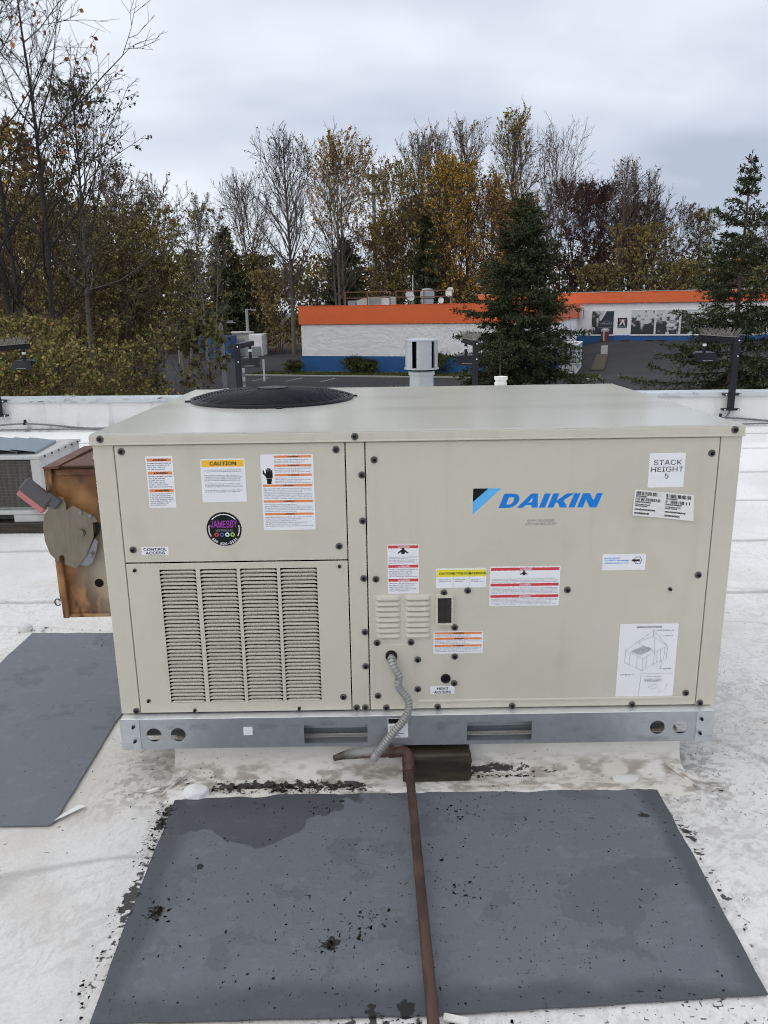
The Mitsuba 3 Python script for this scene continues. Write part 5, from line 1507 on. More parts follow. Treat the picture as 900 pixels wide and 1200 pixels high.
cx0, cx1, cy0 = -20.3, -16.9, 85.5
add('body', bx(cx0, cx1, cy0, cy0 + 6, GZ, GZ + 2.4, 0.04), 'container_blue', C_)
for k in range(11):
    add('rib', bx(cx0 + 0.15 + 0.3 * k, cx0 + 0.27 + 0.3 * k, cy0 - 0.04, cy0 - 0.001, GZ + 0.15, GZ + 2.25, 0.015), 'container_blue', C_)
W_ = thing('outbuilding', 'small pale outbuilding with a white end wall behind the lamp posts', 'building')
add('wall', bx(-17.6, -15.4, 90.2, 94, GZ, GZ + 2.6), 'concrete_pale', W_)
add('end_wall', bx(-15.399, -13.9, 90.0, 94, GZ, GZ + 2.45, 0.02), 'smooth_white', W_)
add('roof', bx(-17.8, -15.38, 89.9, 94.2, GZ + 2.601, GZ + 2.75, 0.02), 'concrete_pale', W_)
add('door', bx(-16.9, -15.9, 90.15, 90.199, GZ, GZ + 2.0), 'pole_grey', W_)
add('meter_cabinet', bx(-15.0, -14.1, 89.5, 89.98, GZ, GZ + 1.1, 0.03), 'pole_grey', label='grey metal cabinet against the white end wall of the outbuilding', cat='cabinet')

# dark parked car seen through the branches
K = thing('parked_car', 'dark parked car mostly hidden by branches and brambles at the left', 'car')
ca = T().translate([-24.4, 70.5, GZ]) @ T().rotate([0, 0, 1], -14)


def car_hull(sec, y0, y1, r=0.05):
    p = Polygon(sec).buffer(-r).buffer(r, quad_segs=4)
    m = trimesh.creation.extrude_polygon(p, y1 - y0, engine='earcut')
    m.apply_transform(STAND)
    m.apply_translation((0, y1, 0))
    return m


add('body', mikit.ply(car_hull([(-2.2, 0.28), (-2.25, 0.75), (-2.1, 0.95), (-0.9, 1.0), (0.9, 0.98), (2.0, 0.84), (2.2, 0.7), (2.2, 0.3)], -0.86, 0.86), 'car_paint'), None, K, to=ca)
add('cabin', mikit.ply(car_hull([(-1.9, 0.95), (-1.3, 1.42), (0.1, 1.45), (0.95, 0.98)], -0.72, 0.72), 'car_glass'), None, K, to=ca)
add('roof', mikit.ply(car_hull([(-1.32, 1.40), (-1.25, 1.45), (0.05, 1.48), (0.2, 1.42)], -0.70, 0.70, 0.01), 'car_paint'), None, K, to=ca)
for x in (-1.35, 1.35):
    for y in (-0.87, 0.70):
        w = mikit.ply(trimesh.creation.cylinder(0.33, 0.18, sections=24).apply_transform(STAND).apply_translation((x, y + 0.09, 0.33)), 'rubber')
        k_ = add('wheel', w, None, K, to=ca)
        add('rim', mikit.ply(trimesh.creation.cylinder(0.2, 0.19, sections=16).apply_transform(STAND).apply_translation((x, y + 0.09, 0.33)), 'steel_far'), None, k_, to=ca)
for y in (-0.78, 0.52):
    add('headlight', mikit.ply(bx(2.12, 2.215, y, y + 0.26, 0.6, 0.74, 0.03), 'headlamp'), None, K, to=ca)

# cell tower far behind
ct = thing('cell_tower', 'slim grey phone mast with antenna panels rising between the tall trees', 'mast')
tx, ty = -0.9, 150.0
add('mast', lathe([(0.45, GZ), (0.30, 26.6), (0.0, 26.6)], 10).apply_translation((tx, ty, 0)), 'pole_grey', ct, smooth=40)
for z in (22.4, 25.4):
    p_ = add('platform', lathe([(0.3, z), (1.8, z), (1.8, z + 0.25), (0.3, z + 0.25)], 12).apply_translation((tx, ty, 0)), 'pole_grey', ct)
    for k in range(6):
        a = k * PI / 3
        add('antenna_panel', rbx((0.35, 0.2, 1.9), 0.03, (0, 0, a), (tx + 1.9 * math.cos(a), ty + 1.9 * math.sin(a), z + 0.3)), 'pole_grey', p_)

# ------------------------------------------------------------------ trees
def unit(v):
    return v / np.maximum(np.linalg.norm(v, axis=-1, keepdims=True), 1e-9)


def shoots(rng, P0_, D0, L, R0, m, trop=0.1, wob=0.15, tip=0.25, up=(0, 0, 1.0)):
    """Polylines from P0_ along D0 that bend towards up: (points (N, m+1, 3), radii (N, m+1))."""
    N = len(P0_)
    p, d = np.array(P0_, float), unit(np.array(D0, float))
    out = [p]
    st = (L / m)[:, None]
    for _ in range(m):
        d = unit(d + trop * np.array(up) + wob * rng.normal(size=(N, 3)))
        p = p + d * st
        out.append(p)
    t = np.linspace(1, tip, m + 1)
    return np.stack(out, 1), np.asarray(R0)[:, None] * t[None]


def along(rng, pts, rad, n, f0, f1=1.0, spread=0.9):
    """n places on each polyline: (parent index, parameter, point, tangent, radius)."""
    N, M = rad.shape
    f = f0 + (f1 - f0) * (np.arange(n)[None] + spread * rng.random((N, n))) / n
    f = np.clip(f, 0, 0.999)
    k = f * (M - 1)
    i0 = k.astype(int)
    w = (k - i0)[..., None]
    idx = np.arange(N)[:, None]
    p = pts[idx, i0] * (1 - w) + pts[idx, i0 + 1] * w
    t = unit(pts[idx, i0 + 1] - pts[idx, i0])
    r = rad[idx, i0] * (1 - w[..., 0]) + rad[idx, i0 + 1] * w[..., 0]
    return np.repeat(np.arange(N), n), f.ravel(), p.reshape(-1, 3), t.reshape(-1, 3), r.ravel()


def turned(rng, t, ang, az=None):
    """Directions at angle ang from t, about it at random (or at azimuth az)."""
    a = unit(np.cross(t, np.where(np.abs(t[:, 2:3]) < 0.95, [[0, 0, 1.0]], [[1.0, 0, 0]])))
    b = np.cross(t, a)
    az = rng.uniform(0, 2 * PI, len(t)) if az is None else az
    return t * np.cos(ang)[:, None] + (a * np.cos(az)[:, None] + b * np.sin(az)[:, None]) * np.sin(ang)[:, None]


def leaves(rng, c, size, cols, jit=0.35, flat=0.0, droop=0.0):
    """Single leaf blades at the points c; cols: (k, 3) colours to choose from."""
    n = len(c)
    d = unit(rng.normal(size=(n, 3)) + np.array([0, 0, -droop]))
    e = unit(np.cross(d, rng.normal(size=(n, 3))))
    s = (size * rng.uniform(0.6, 1.35, n))[:, None]
    V = np.stack([c, c + d * s * 0.5 + e * s * 0.34, c + d * s, c + d * s * 0.5 - e * s * 0.34], 1)
    cols = np.asarray(cols, float)
    col = cols[rng.integers(len(cols), size=n)] * rng.uniform(1 - jit, 1 + jit, (n, 1))
    V4, F = quadmesh(V)
    return V4, F, np.repeat(col, 4, 0)


def joined(parts):
    V, F, C, o = [], [], [], 0
    for v, f, c in parts:
        V.append(v)
        F.append(f + o)
        C.append(np.broadcast_to(c, (len(v), 3)))
        o += len(v)
    return (np.vstack(V), np.vstack(F)), np.vstack(C)


BARK = dict(grey=(0.135, 0.115, 0.096), dark=(0.045, 0.038, 0.033), brown=(0.155, 0.118, 0.090), pale=(0.20, 0.178, 0.15), red=(0.10, 0.068, 0.062))
ntri = 0


def broadleaf(name, label, x, y, top, hw, seed, stems=1, lean=0.0, fork=0.0, bark='grey', base=0.25, n1=46, ang1=40, prof='oval', trop=0.12, n2=9, n3=5, twig=0.011, nleaf=0, leaf=0.10,
              cols=((0.1, 0.08, 0.02),), lf0=0.0, lf1=1.0, wob=0.13, group=None, l2=0.42, trunk_r=None, droop=0.0, ang2=42, cat='tree', lowz=None, leafside=None, fmax=0.985, reach=1.0):
    """A tree that has mostly lost its leaves: stems and limbs (trunk), twigs and the leaves left on them (crown)."""
    global ntri
    rng = np.random.default_rng(seed)
    z0 = float(ground_z(x, y)) - 0.15 if lowz is None else lowz
    H = top - z0
    R = (trunk_r or 0.011 * H + 0.03)
    b = np.tile([x, y, z0], (stems, 1)).astype(float)
    if stems > 1:
        a = np.arange(stems) * 2 * PI / stems + rng.random()
        off = np.stack([np.cos(a), np.sin(a), a * 0], -1)
        b += off * R * 1.5
        D = np.tile([lean, 0, 1.0], (stems, 1)) + off * (fork or 0.06)
    else:
        D = np.array([[lean, 0.0, 1.0]])
    Ls = H * (1 - 0.13 * rng.random(stems) * (stems > 1)) * (1.0 if not fork else 1.04)
    tp, tr = shoots(rng, b, D, Ls, np.full(stems, R / math.sqrt(stems)), 12, 0.05, 0.022 if wob < 0.2 else 0.05, 0.06)
    # limbs
    pi, f, p, t, r = along(rng, tp, tr, max(6, n1 // stems), base, fmax)
    g = (f - base) / (1 - base)
    if prof == 'oval':
        shape = np.sin(PI * np.clip(0.10 + 0.86 * g, 0, 1)) ** 0.75
    elif prof == 'cone':
        shape = (1 - g) ** 0.8 + 0.10
    elif prof == 'dome':
        shape = np.clip(1.02 - 0.75 * g ** 2.2, 0.1, 1)
    elif prof == 'top':
        shape = np.sin(PI * np.clip(0.02 + 0.90 * g ** 1.5, 0, 1)) ** 0.7 + 0.1
    else:
        shape = 0.45 + 0.55 * np.sin(PI * np.clip(0.05 + 0.9 * g, 0, 1))
    ang = np.radians(ang1) * (1.15 - 0.45 * g) * rng.uniform(0.8, 1.2, len(g))
    L = hw * shape * rng.uniform(0.72, 1.12, len(g)) / np.maximum(np.sin(ang * reach), 0.3)
    L = np.minimum(L, np.maximum(rng.uniform(0.75, 1.0, len(g)) * (top - p[:, 2]) / np.cos(ang * reach), 0.03 * H))
    d = turned(rng, t, ang, np.arange(len(g)) * 2.39996 + rng.normal(0, 0.35, len(g)))
    r1 = np.clip(np.minimum(r * 0.5, 0.014 * L + 0.006), twig * 1.3, None)
    lp, lr = shoots(rng, p, d, L, r1, 6, trop, wob, 0.3)
    bv, bf = tubes(tp, tr, 7)
    lv, lf = tubes(lp, lr, 4)
    bc = np.array(BARK[bark])
    tk, tc = joined([(bv, bf, bc), (lv, lf, bc * 0.95)])
    # branchlets and twigs
    pi, f2, p, t, r = along(rng, lp, lr, n2, 0.16)
    L2 = np.maximum(L[pi] * l2 * (1.08 - 0.7 * f2) * rng.uniform(0.6, 1.3, len(f2)), 0.25)
    d = turned(rng, t, np.radians(ang2) * rng.uniform(0.6, 1.3, len(f2)))
    r2_ = np.full(len(f2), twig * 1.25)
    sp_, sr_ = shoots(rng, p, d, L2, r2_, 3, trop * 0.8 - droop, wob * 1.4, 0.55)
    parts = []
    v, f_ = tubes(sp_, sr_, 3)
    parts.append((v, f_, bc * 0.9))
    if n3:
        pi3, f3, p, t, r = along(rng, sp_, sr_, n3, 0.15)
        L3 = np.maximum(L2[pi3] * 0.45 * (1.1 - 0.6 * f3) * rng.uniform(0.5, 1.3, len(f3)), 0.15)
        d = turned(rng, t, np.radians(40) * rng.uniform(0.6, 1.4, len(f3)))
        up_, ur_ = shoots(rng, p, d, L3, np.full(len(f3), twig * 0.85), 1, trop * 0.6 - droop, wob, 0.6)
        v, f_ = tubes(up_, ur_, 3)
        parts.append((v, f_, bc * 0.85))
        tips, tipr = up_, ur_
    else:
        tips, tipr = sp_, sr_
    if nleaf:
        k = rng.integers(len(tips), size=nleaf * 3)
        w = rng.random((nleaf * 3, 1))
        c = tips[k, -2] * (1 - w) + tips[k, -1] * w
        hfrac = (c[:, 2] - z0) / H
        keep = (hfrac > lf0) & (hfrac < lf1)
        clump = meshkit.fbm(c * (1.6 / max(hw * 0.35, 0.5)) + seed, 3, seed % 50)
        keep &= clump > 0.36 + 0.16 * rng.random(len(c))
        if leafside is not None:
            keep &= (c[:, 0] - x) * leafside > -0.2 * hw
        c = c[keep][:nleaf]
        if len(c):
            parts.append(leaves(rng, c, leaf, cols, droop=0.6))
    cm, cc = joined(parts)
    k = thing(name, label, cat, group)
    add('trunk', tk, 'bark', k, color=tc, smooth=True)
    add('crown', cm, 'coloured_matte', k, color=cc)
    ntri += len(tk[1]) + len(cm[1])
    return k


def conifer(name, label, x, y, top, hw, seed, spray=0.17, whorl=0.34, prof=1.0, dens=1.0, cols=((0.070, 0.086, 0.044), (0.096, 0.112, 0.058), (0.052, 0.066, 0.036), (0.115, 0.122, 0.070)), base=0.02, droop=0.10, upturn=0.10,
            ragged=0.25, leader=0.6, blunt=0.0, perb=7, seg=0.16, narrow_top=1.0, cat='tree', group=None, fill=0.42):
    """A spruce: trunk with whorls of boughs, each bough set with side shoots that carry needle sprays."""
    global ntri
    rng = np.random.default_rng(seed)
    z0 = float(ground_z(x, y)) - 0.1
    H = top - z0
    tp, tr = shoots(rng, np.array([[x, y, z0]]), np.array([[0.0, 0, 1]]), np.array([H]), np.array([0.014 * H + 0.03]), 14, 0.03, 0.008, 0.05)
    nb = int(perb * H / whorl * dens)
    g = base + (1 - base) * np.sort(rng.random(nb)) ** 0.92
    g = np.clip(np.round(g * H / whorl) * whorl / H + rng.normal(0, 0.10 * whorl / H, nb), base, 1 - 0.25 * leader / H)
    k = g * 14
    i0 = np.minimum(k.astype(int), 13)
    p = tp[0, i0] * (1 - (k - i0))[:, None] + tp[0, i0 + 1] * (k - i0)[:, None]
    h = (g - base) / (1 - base)
    az = rng.uniform(0, 2 * PI, nb)
    env = (1 - h) ** prof * narrow_top + blunt * np.sqrt(np.clip(1 - h, 0, 1)) * (1 - narrow_top)
    env *= 1 + 0.28 * (meshkit.fbm(np.stack([np.cos(az) * 1.3, np.sin(az) * 1.3, h * 7], -1) + seed, 2, seed % 40) - 0.5) * 2
    L = hw * env * np.where(rng.random(nb) < 0.3, rng.uniform(0.45, 0.8, nb), rng.uniform(1 - ragged, 1 + 0.4 * ragged, nb)) + 0.12
    el = np.radians(-8 + 44 * h ** 1.5 + rng.normal(0, 6, nb))
    d = np.stack([np.cos(az) * np.cos(el), np.sin(az) * np.cos(el), np.sin(el)], -1)
    m = 7
    pts = [p]
    q = p.copy()
    for s in range(m):
        e = (-droop * (1 - s / m) + upturn * (s / m)) * (1.1 - h)
        d = unit(d + np.stack([e * 0, e * 0, e], -1) + 0.05 * rng.normal(size=d.shape))
        q = q + d * (L / m)[:, None]
        pts.append(q)
    bp = np.stack(pts, 1)
    br = (0.006 + 0.008 * L)[:, None] * np.linspace(1, 0.25, m + 1)[None]
    # side shoots in the plane of the bough
    ns = np.maximum(2, (L / seg).astype(int))
    pi = np.repeat(np.arange(nb), ns * 2)
    f = rng.uniform(0.12, 1.0, len(pi))
    k = np.clip(f * m, 0, m - 0.001)
    i0 = k.astype(int)
    c = bp[pi, i0] * (1 - (k - i0))[:, None] + bp[pi, i0 + 1] * (k - i0)[:, None]
    t = unit(bp[pi, i0 + 1] - bp[pi, i0])
    side = unit(np.cross(t, [0, 0, 1.0])) * np.where(rng.random(len(pi)) < 0.5, 1, -1)[:, None]
    L2 = np.minimum(0.42 * L[pi] * (1.12 - f), 0.9) * rng.uniform(0.5, 1.1, len(pi)) + 0.07
    d2 = unit(t * 0.75 + side * 0.85 + np.array([0, 0, -0.18]) + 0.22 * rng.normal(size=t.shape))
    sp_, sr_ = shoots(rng, c, d2, L2, np.full(len(pi), 0.0045), 2, -0.05, 0.10, 0.5)
    thin = sp_[:, ::2][rng.random(len(sp_)) < 0.7]
    # sprays of needles on boughs and side shoots
    nn = np.maximum(1, (L2 / (spray * fill)).astype(int))
    k = np.repeat(np.arange(len(pi)), nn)
    w = rng.random((len(k), 1))
    c2 = np.where(w < 0.5, sp_[k, 0] * (1 - 2 * w) + sp_[k, 1] * 2 * w, sp_[k, 1] * (2 - 2 * w) + sp_[k, 2] * (2 * w - 1))
    t2 = unit(sp_[k, 2] - sp_[k, 0])
    kb = np.repeat(np.arange(nb), np.maximum(2, (L / (spray * 0.5)).astype(int)))
    fb = rng.uniform(0.3, 1, len(kb)) * (m - 0.001)
    ib = fb.astype(int)
    cb = bp[kb, ib] * (1 - (fb - ib))[:, None] + bp[kb, ib + 1] * (fb - ib)[:, None]
    tb_ = unit(bp[kb, ib + 1] - bp[kb, ib])
    lead = np.linspace(0.75, 1.0, 40)
    cl = np.stack([np.interp(lead * 14, np.arange(15), tp[0, :, a]) for a in range(3)], -1)
    c3 = np.vstack([c2, cb, cl])
    t3 = np.vstack([t2, tb_, np.tile([[0, 0, 1.0]], (40, 1))])
    depth = np.concatenate([np.linalg.norm((c2 - [x, y, 0])[:, :2], axis=1), np.linalg.norm((cb - [x, y, 0])[:, :2], axis=1), np.full(40, 0.1)])
    n = len(c3)
    dd = unit(t3 * 0.9 + 0.75 * rng.normal(size=(n, 3)))
    e = unit(np.cross(dd, rng.normal(size=(n, 3))))
    s = (spray * rng.uniform(0.6, 1.25, n))[:, None]
    V = np.stack([c3 - e * s * 0.05, c3 + dd * s * 0.5 - e * s * 0.16, c3 + dd * s, c3 + dd * s * 0.5 + e * s * 0.16], 1)
    cols = np.asarray(cols)
    tone = 0.75 + 0.8 * (meshkit.fbm(c3 * 1.1 + seed, 2, 3) - 0.3)
    col = cols[rng.integers(len(cols), size=n)] * (tone * rng.uniform(0.75, 1.3, n))[:, None]
    v4, f4 = quadmesh(V)
    a, b_ = tubes(bp, br, 3)
    c_, d_ = tubes(thin, np.full(thin.shape[:2], 0.004), 3)
    tv, tf = tubes(tp, tr, 8)
    kk = thing(name, label, cat, group)
    tk, tc = joined([(tv, tf, np.array(BARK['brown']))])
    add('trunk', tk, 'bark', kk, color=tc, smooth=True)
    bmesh, bc = joined([(a, b_, np.array((0.045, 0.036, 0.026))), (c_, d_, np.array((0.05, 0.042, 0.026)))])
    add('boughs', bmesh, 'coloured_matte', kk, color=bc, kind='stuff')
    add('crown', (v4, f4), 'coloured_matte', kk, color=np.repeat(col, 4, 0))
    ntri += len(f4) + len(bmesh[1]) + len(tf)
    return kk


OLIVE = ((0.27, 0.235, 0.091), (0.337, 0.278, 0.11), (0.221, 0.208, 0.083), (0.383, 0.288, 0.118), (0.202, 0.181, 0.077))
BROWN = ((0.394, 0.23, 0.089), (0.314, 0.188, 0.079), (0.46, 0.288, 0.11), (0.25, 0.179, 0.079))
GOLD = ((0.644, 0.419, 0.058), (0.541, 0.335, 0.046), (0.464, 0.328, 0.077), (0.386, 0.239, 0.058))
RUST = ((0.325, 0.137, 0.036), (0.247, 0.104, 0.034), (0.416, 0.202, 0.052), (0.195, 0.091, 0.042))
LIME = ((0.38, 0.31, 0.069), (0.278, 0.253, 0.069), (0.455, 0.392, 0.14), (0.253, 0.189, 0.063))
GREY = ((0.15, 0.137, 0.072), (0.208, 0.189, 0.117), (0.111, 0.098, 0.052))
GREEN = ((0.083, 0.105, 0.039), (0.113, 0.128, 0.051), (0.067, 0.083, 0.033))
MAROON = ((0.095, 0.058, 0.054), (0.125, 0.072, 0.064), (0.075, 0.050, 0.048), (0.11, 0.082, 0.064))


def far(x, y, y2):
    return CAM[0] + (x - CAM[0]) * (y2 - CAM[1]) / (y - CAM[1])


def up(top, y, y2):
    return CAM[2] + (top - CAM[2]) * (y2 - CAM[1]) / (y - CAM[1])


# near left: maple, alder and the thick scrub behind them
broadleaf('maple_tree', 'tall dark maple at the left edge with a few brown leaves left on its top', -9.85, 20, 11.4, 3.1, 11, stems=3, fork=0.10, lean=-0.015, bark='dark', base=0.26, n1=60, ang1=44, prof='col', trop=0.10, n2=10, n3=5, twig=0.0075,
          nleaf=520, leaf=0.13, cols=RUST, lf0=0.60, trunk_r=0.20, wob=0.17)
broadleaf('alder_tree', 'slender alder with sparse small leaves right of the dark maple', -9.45, 23, 8.5, 2.9, 12, bark='grey', base=0.45, n1=46, ang1=50, prof='dome', trop=0.06, n2=9, n3=5, twig=0.0075, nleaf=2300, leaf=0.095,
          cols=((0.10, 0.10, 0.055), (0.14, 0.13, 0.075), (0.085, 0.075, 0.036)), lf0=0.40, fmax=0.93, trunk_r=0.12, wob=0.15)
broadleaf('leafy_tree', 'brown and orange leafed tree behind the dark maple at the left edge', -14.4, 30, 8.7, 2.5, 13, stems=3, bark='brown', base=0.15, n1=70, ang1=40, n2=10, n3=2, twig=0.010, nleaf=19000, leaf=0.12, cols=BROWN + OLIVE[:2] + GOLD[3:], lf0=0.05, group=None)
broadleaf('leafy_tree', 'olive brown bushy tree in the thicket, left of the slender alder', -12.4, 27, 5.6, 2.9, 14, lf0=0.18, stems=4, fork=0.2, bark='brown', base=0.06, n1=80, ang1=46, n2=9, n3=2, twig=0.009, nleaf=21000, leaf=0.090, cols=OLIVE + BROWN[:1], prof='col')
broadleaf('leafy_tree', 'wide olive green bushy tree in the thicket, right of the slender alder', -10.9, 29, 4.9, 2.8, 15, lf0=0.36, stems=5, fork=0.25, bark='brown', base=0.36, n1=90, ang1=46, n2=9, n3=2, twig=0.009, nleaf=23000, leaf=0.088, cols=OLIVE, prof='col')
broadleaf('leafy_tree', 'low olive tree at the right end of the thicket', -10.2, 31, 3.8, 2.2, 16, lf0=0.42, stems=5, fork=0.16, bark='brown', base=0.45, n1=80, ang1=50, n2=9, n3=2, twig=0.010, nleaf=20000, leaf=0.095, cols=OLIVE, prof='dome')
broadleaf('leafy_tree', 'dark olive tree at the far left edge behind the scrub', -16.2, 33, 6.4, 3.2, 17, stems=4, fork=0.2, bark='brown', base=0.06, n1=70, ang1=46, n2=9, n3=2, twig=0.011, nleaf=17000, leaf=0.125, cols=OLIVE + BROWN[:2], prof='col')
broadleaf('leafy_tree', 'tall olive tree deep in the thicket', -12.6, 38, 6.6, 3.4, 18, stems=4, fork=0.15, bark='brown', base=0.06, n1=80, ang1=44, n2=9, n3=2, twig=0.012, nleaf=19000, leaf=0.125, cols=OLIVE, prof='col')
broadleaf('bare_tree', 'reddish brown bare tree with fine twigs above the thicket', -14.5, 46, 9.5, 2.6, 19, stems=3, fork=0.12, bark='brown', base=0.3, n1=70, ang1=36, n2=11, n3=6, twig=0.013, nleaf=600, leaf=0.12, cols=BROWN)
conifer('fir_tree', 'thin dark fir whose tip shows left of the reddish bare tree', -17.9, 50, 9.2, 1.5, 20, spray=0.30, whorl=0.5, perb=6, seg=0.3, dens=0.9)
broadleaf('birch_tree', 'pale bare birch with few yellow leaves beside the reddish tree', -15.9, 62, 10.9, 2.2, 21, stems=2, bark='pale', base=0.3, n1=46, ang1=34, n2=9, n3=5, twig=0.014, nleaf=900, leaf=0.16, cols=LIME)
broadleaf('birch_tree', 'pale birch with a thin veil of yellow leaves left of the dark firs', -14.0, 62, 9.6, 2.2, 22, stems=3, bark='pale', base=0.25, n1=46, ang1=38, n2=9, n3=5, twig=0.014, nleaf=1700, leaf=0.16, cols=LIME + GREY)
conifer('fir_tree', 'dark fir left of the two firs behind the lamp posts', far(-17.4, 72, 99), 99, up(7.0, 72, 99), 3.7, 23, spray=0.80, whorl=0.6, perb=11, seg=0.52, prof=0.8, fill=0.28)
conifer('fir_tree', 'pointed dark fir above the lamp posts', far(-14.3, 72, 98), 98, up(8.8, 72, 98), 5.2, 24, spray=0.80, whorl=0.6, perb=11, seg=0.52, prof=0.8, fill=0.28)
broadleaf('leafy_tree', 'olive bush tree behind the far lamp post', far(-13.0, 80, 101), 101, up(7.2, 80, 101), 4.2, 25, stems=4, fork=0.2, bark='brown', base=0.06, n1=60, ang1=44, n2=8, n3=4, twig=0.02, nleaf=7000, leaf=0.26, cols=OLIVE, prof='col')
broadleaf('leafy_tree', 'olive bush tree between the lamp posts and the tall bare poplar', far(-11.6, 88, 96), 96, up(6.2, 88, 96), 4.0, 26, stems=4, fork=0.2, bark='brown', base=0.06, n1=60, ang1=44, n2=8, n3=4, twig=0.02, nleaf=6500, leaf=0.28, cols=OLIVE + BROWN[:1], prof='col')
# the row of tall poplars behind the store
for args in (
    ('leaning poplar with golden brown leaves low on its left side', far(-13.2, 85, 100), 100, up(15.7, 85, 100), 4.3, 31, dict(lean=-0.06, bark='grey', stems=2, nleaf=4000, leaf=0.20, cols=GOLD[1:] + BROWN, lf0=0.15, lf1=0.72, n1=56, leafside=-1)),
    ('tall bare grey poplar with one straight trunk', -10.4, 92, 21.0, 3.7, 32, dict(bark='grey', nleaf=250, leaf=0.24, cols=GREY, n1=64, ang1=38, base=0.22)),
    ('poplar with three trunks and orange leaves at its top', -4.6, 92, 21.1, 4.3, 33, dict(bark='grey', stems=3, nleaf=7000, leaf=0.20, cols=GOLD[1:] + RUST[:1], lf0=0.55, n1=78, base=0.25)),
    ('yellow green poplar with pale leaves left of the bare grey crown', 2.1, 104, up(18.1, 92, 104), 3.6, 34, dict(bark='grey', stems=2, nleaf=11000, leaf=0.22, cols=LIME + GOLD[2:], n1=66, base=0.12)),
    ('tall pale bare poplar left of the golden tree', 5.4, 106, up(22.3, 97, 106), 3.8, 35, dict(bark='pale', nleaf=700, leaf=0.26, cols=GREY, n1=64, base=0.2)),
    ('dense golden poplar, the brightest tree of the row', 9.9, 104, up(18.4, 90, 104), 3.8, 36, dict(bark='grey', stems=2, nleaf=22000, leaf=0.22, cols=GOLD, n1=76, base=0.08, prof='col', ang1=30)),
    ('bare poplar with a rounded tip just left of the golden tree', 9.0, 110, up(23.1, 99, 110), 2.9, 37, dict(bark='grey', nleaf=900, leaf=0.28, cols=BROWN, n1=56, base=0.25)),
    ('bare poplar with a thin tip just right of the golden tree', 11.9, 110, up(24.0, 99, 110), 3.0, 38, dict(bark='grey', nleaf=900, leaf=0.28, cols=BROWN, n1=56, base=0.25)),
    ('tallest poplar with yellow green leaves at its tip', 17.2, 106, up(23.9, 95, 106), 3.3, 39, dict(bark='grey', nleaf=5000, leaf=0.22, cols=LIME + GOLD[2:3], n1=60, base=0.2, lf0=0.35)),
    ('golden brown tree filling the gap below the tall poplars', 14.2, 104, up(16.4, 93, 104), 4.2, 40, dict(bark='brown', stems=3, nleaf=12000, leaf=0.22, cols=BROWN + GOLD[2:] + OLIVE[:1], n1=64, base=0.1, prof='col')),
    ('bare tree with limbs fanning up to the right above the near spruce', 21.6, 106, up(22.0, 95, 106), 5.2, 41, dict(bark='grey', stems=3, fork=0.20, nleaf=300, leaf=0.26, cols=BROWN, n1=54, base=0.35, ang1=30, n2=8)),
    ('thin bare poplar rising out of the dark red trees', 33.2, 108, up(18.7, 95, 108), 2.1, 42, dict(bark='pale', nleaf=300, leaf=0.28, cols=RUST, n1=44, ang1=30, base=0.3)),
    ('narrow columnar poplar at the right end of the dark red trees', 36.6, 108, up(18.0, 97, 108), 1.7, 43, dict(bark='grey', stems=3, nleaf=300, leaf=0.26, cols=GREY, n1=70, ang1=17, base=0.2, prof='col')),
    ('leafy brown tree between the pale poplars left of the row', 0.2, 104, up(12.0, 93, 104), 3.6, 44, dict(bark='brown', stems=3, nleaf=11000, leaf=0.22, cols=BROWN + OLIVE, n1=60, base=0.06, prof='col')),
    ('brownish tree behind the golden poplar', 6.8, 112, up(15.0, 97, 112), 5.0, 45, dict(bark='brown', stems=4, fork=0.15, nleaf=8500, leaf=0.34, cols=BROWN + OLIVE + GOLD[3:], n1=64, base=0.06, prof='col')),
    ('brownish tree behind the bare fan shaped tree', 19.5, 114, up(14.5, 97, 114), 5.6, 46, dict(bark='brown', stems=4, fork=0.15, nleaf=8500, leaf=0.34, cols=BROWN + OLIVE[:2], n1=64, base=0.06, prof='col')),
):
    lb, x, y, top, hw, seed, kw = args
    k = dict(trop=0.11, n2=11, n3=4, twig=0.019, ang1=36, prof='oval', fmax=0.90, reach=0.72, ang2=34)
    k.update(kw)
    broadleaf('poplar_tree', lb, x, y, top, hw, seed, **k)
conifer('fir_tree', 'broad dark evergreen below the poplar with orange leaves', -4.1, 96, 9.7, 4.6, 51, spray=0.85, whorl=0.6, perb=11, seg=0.55, prof=0.55, ragged=0.3, fill=0.26)
conifer('fir_tree', 'pointed dark fir below the pale bare poplar', far(4.6, 78, 102), 102, up(10.3, 78, 102), 3.2, 52, spray=0.85, whorl=0.6, perb=11, seg=0.55, prof=0.8, fill=0.26)
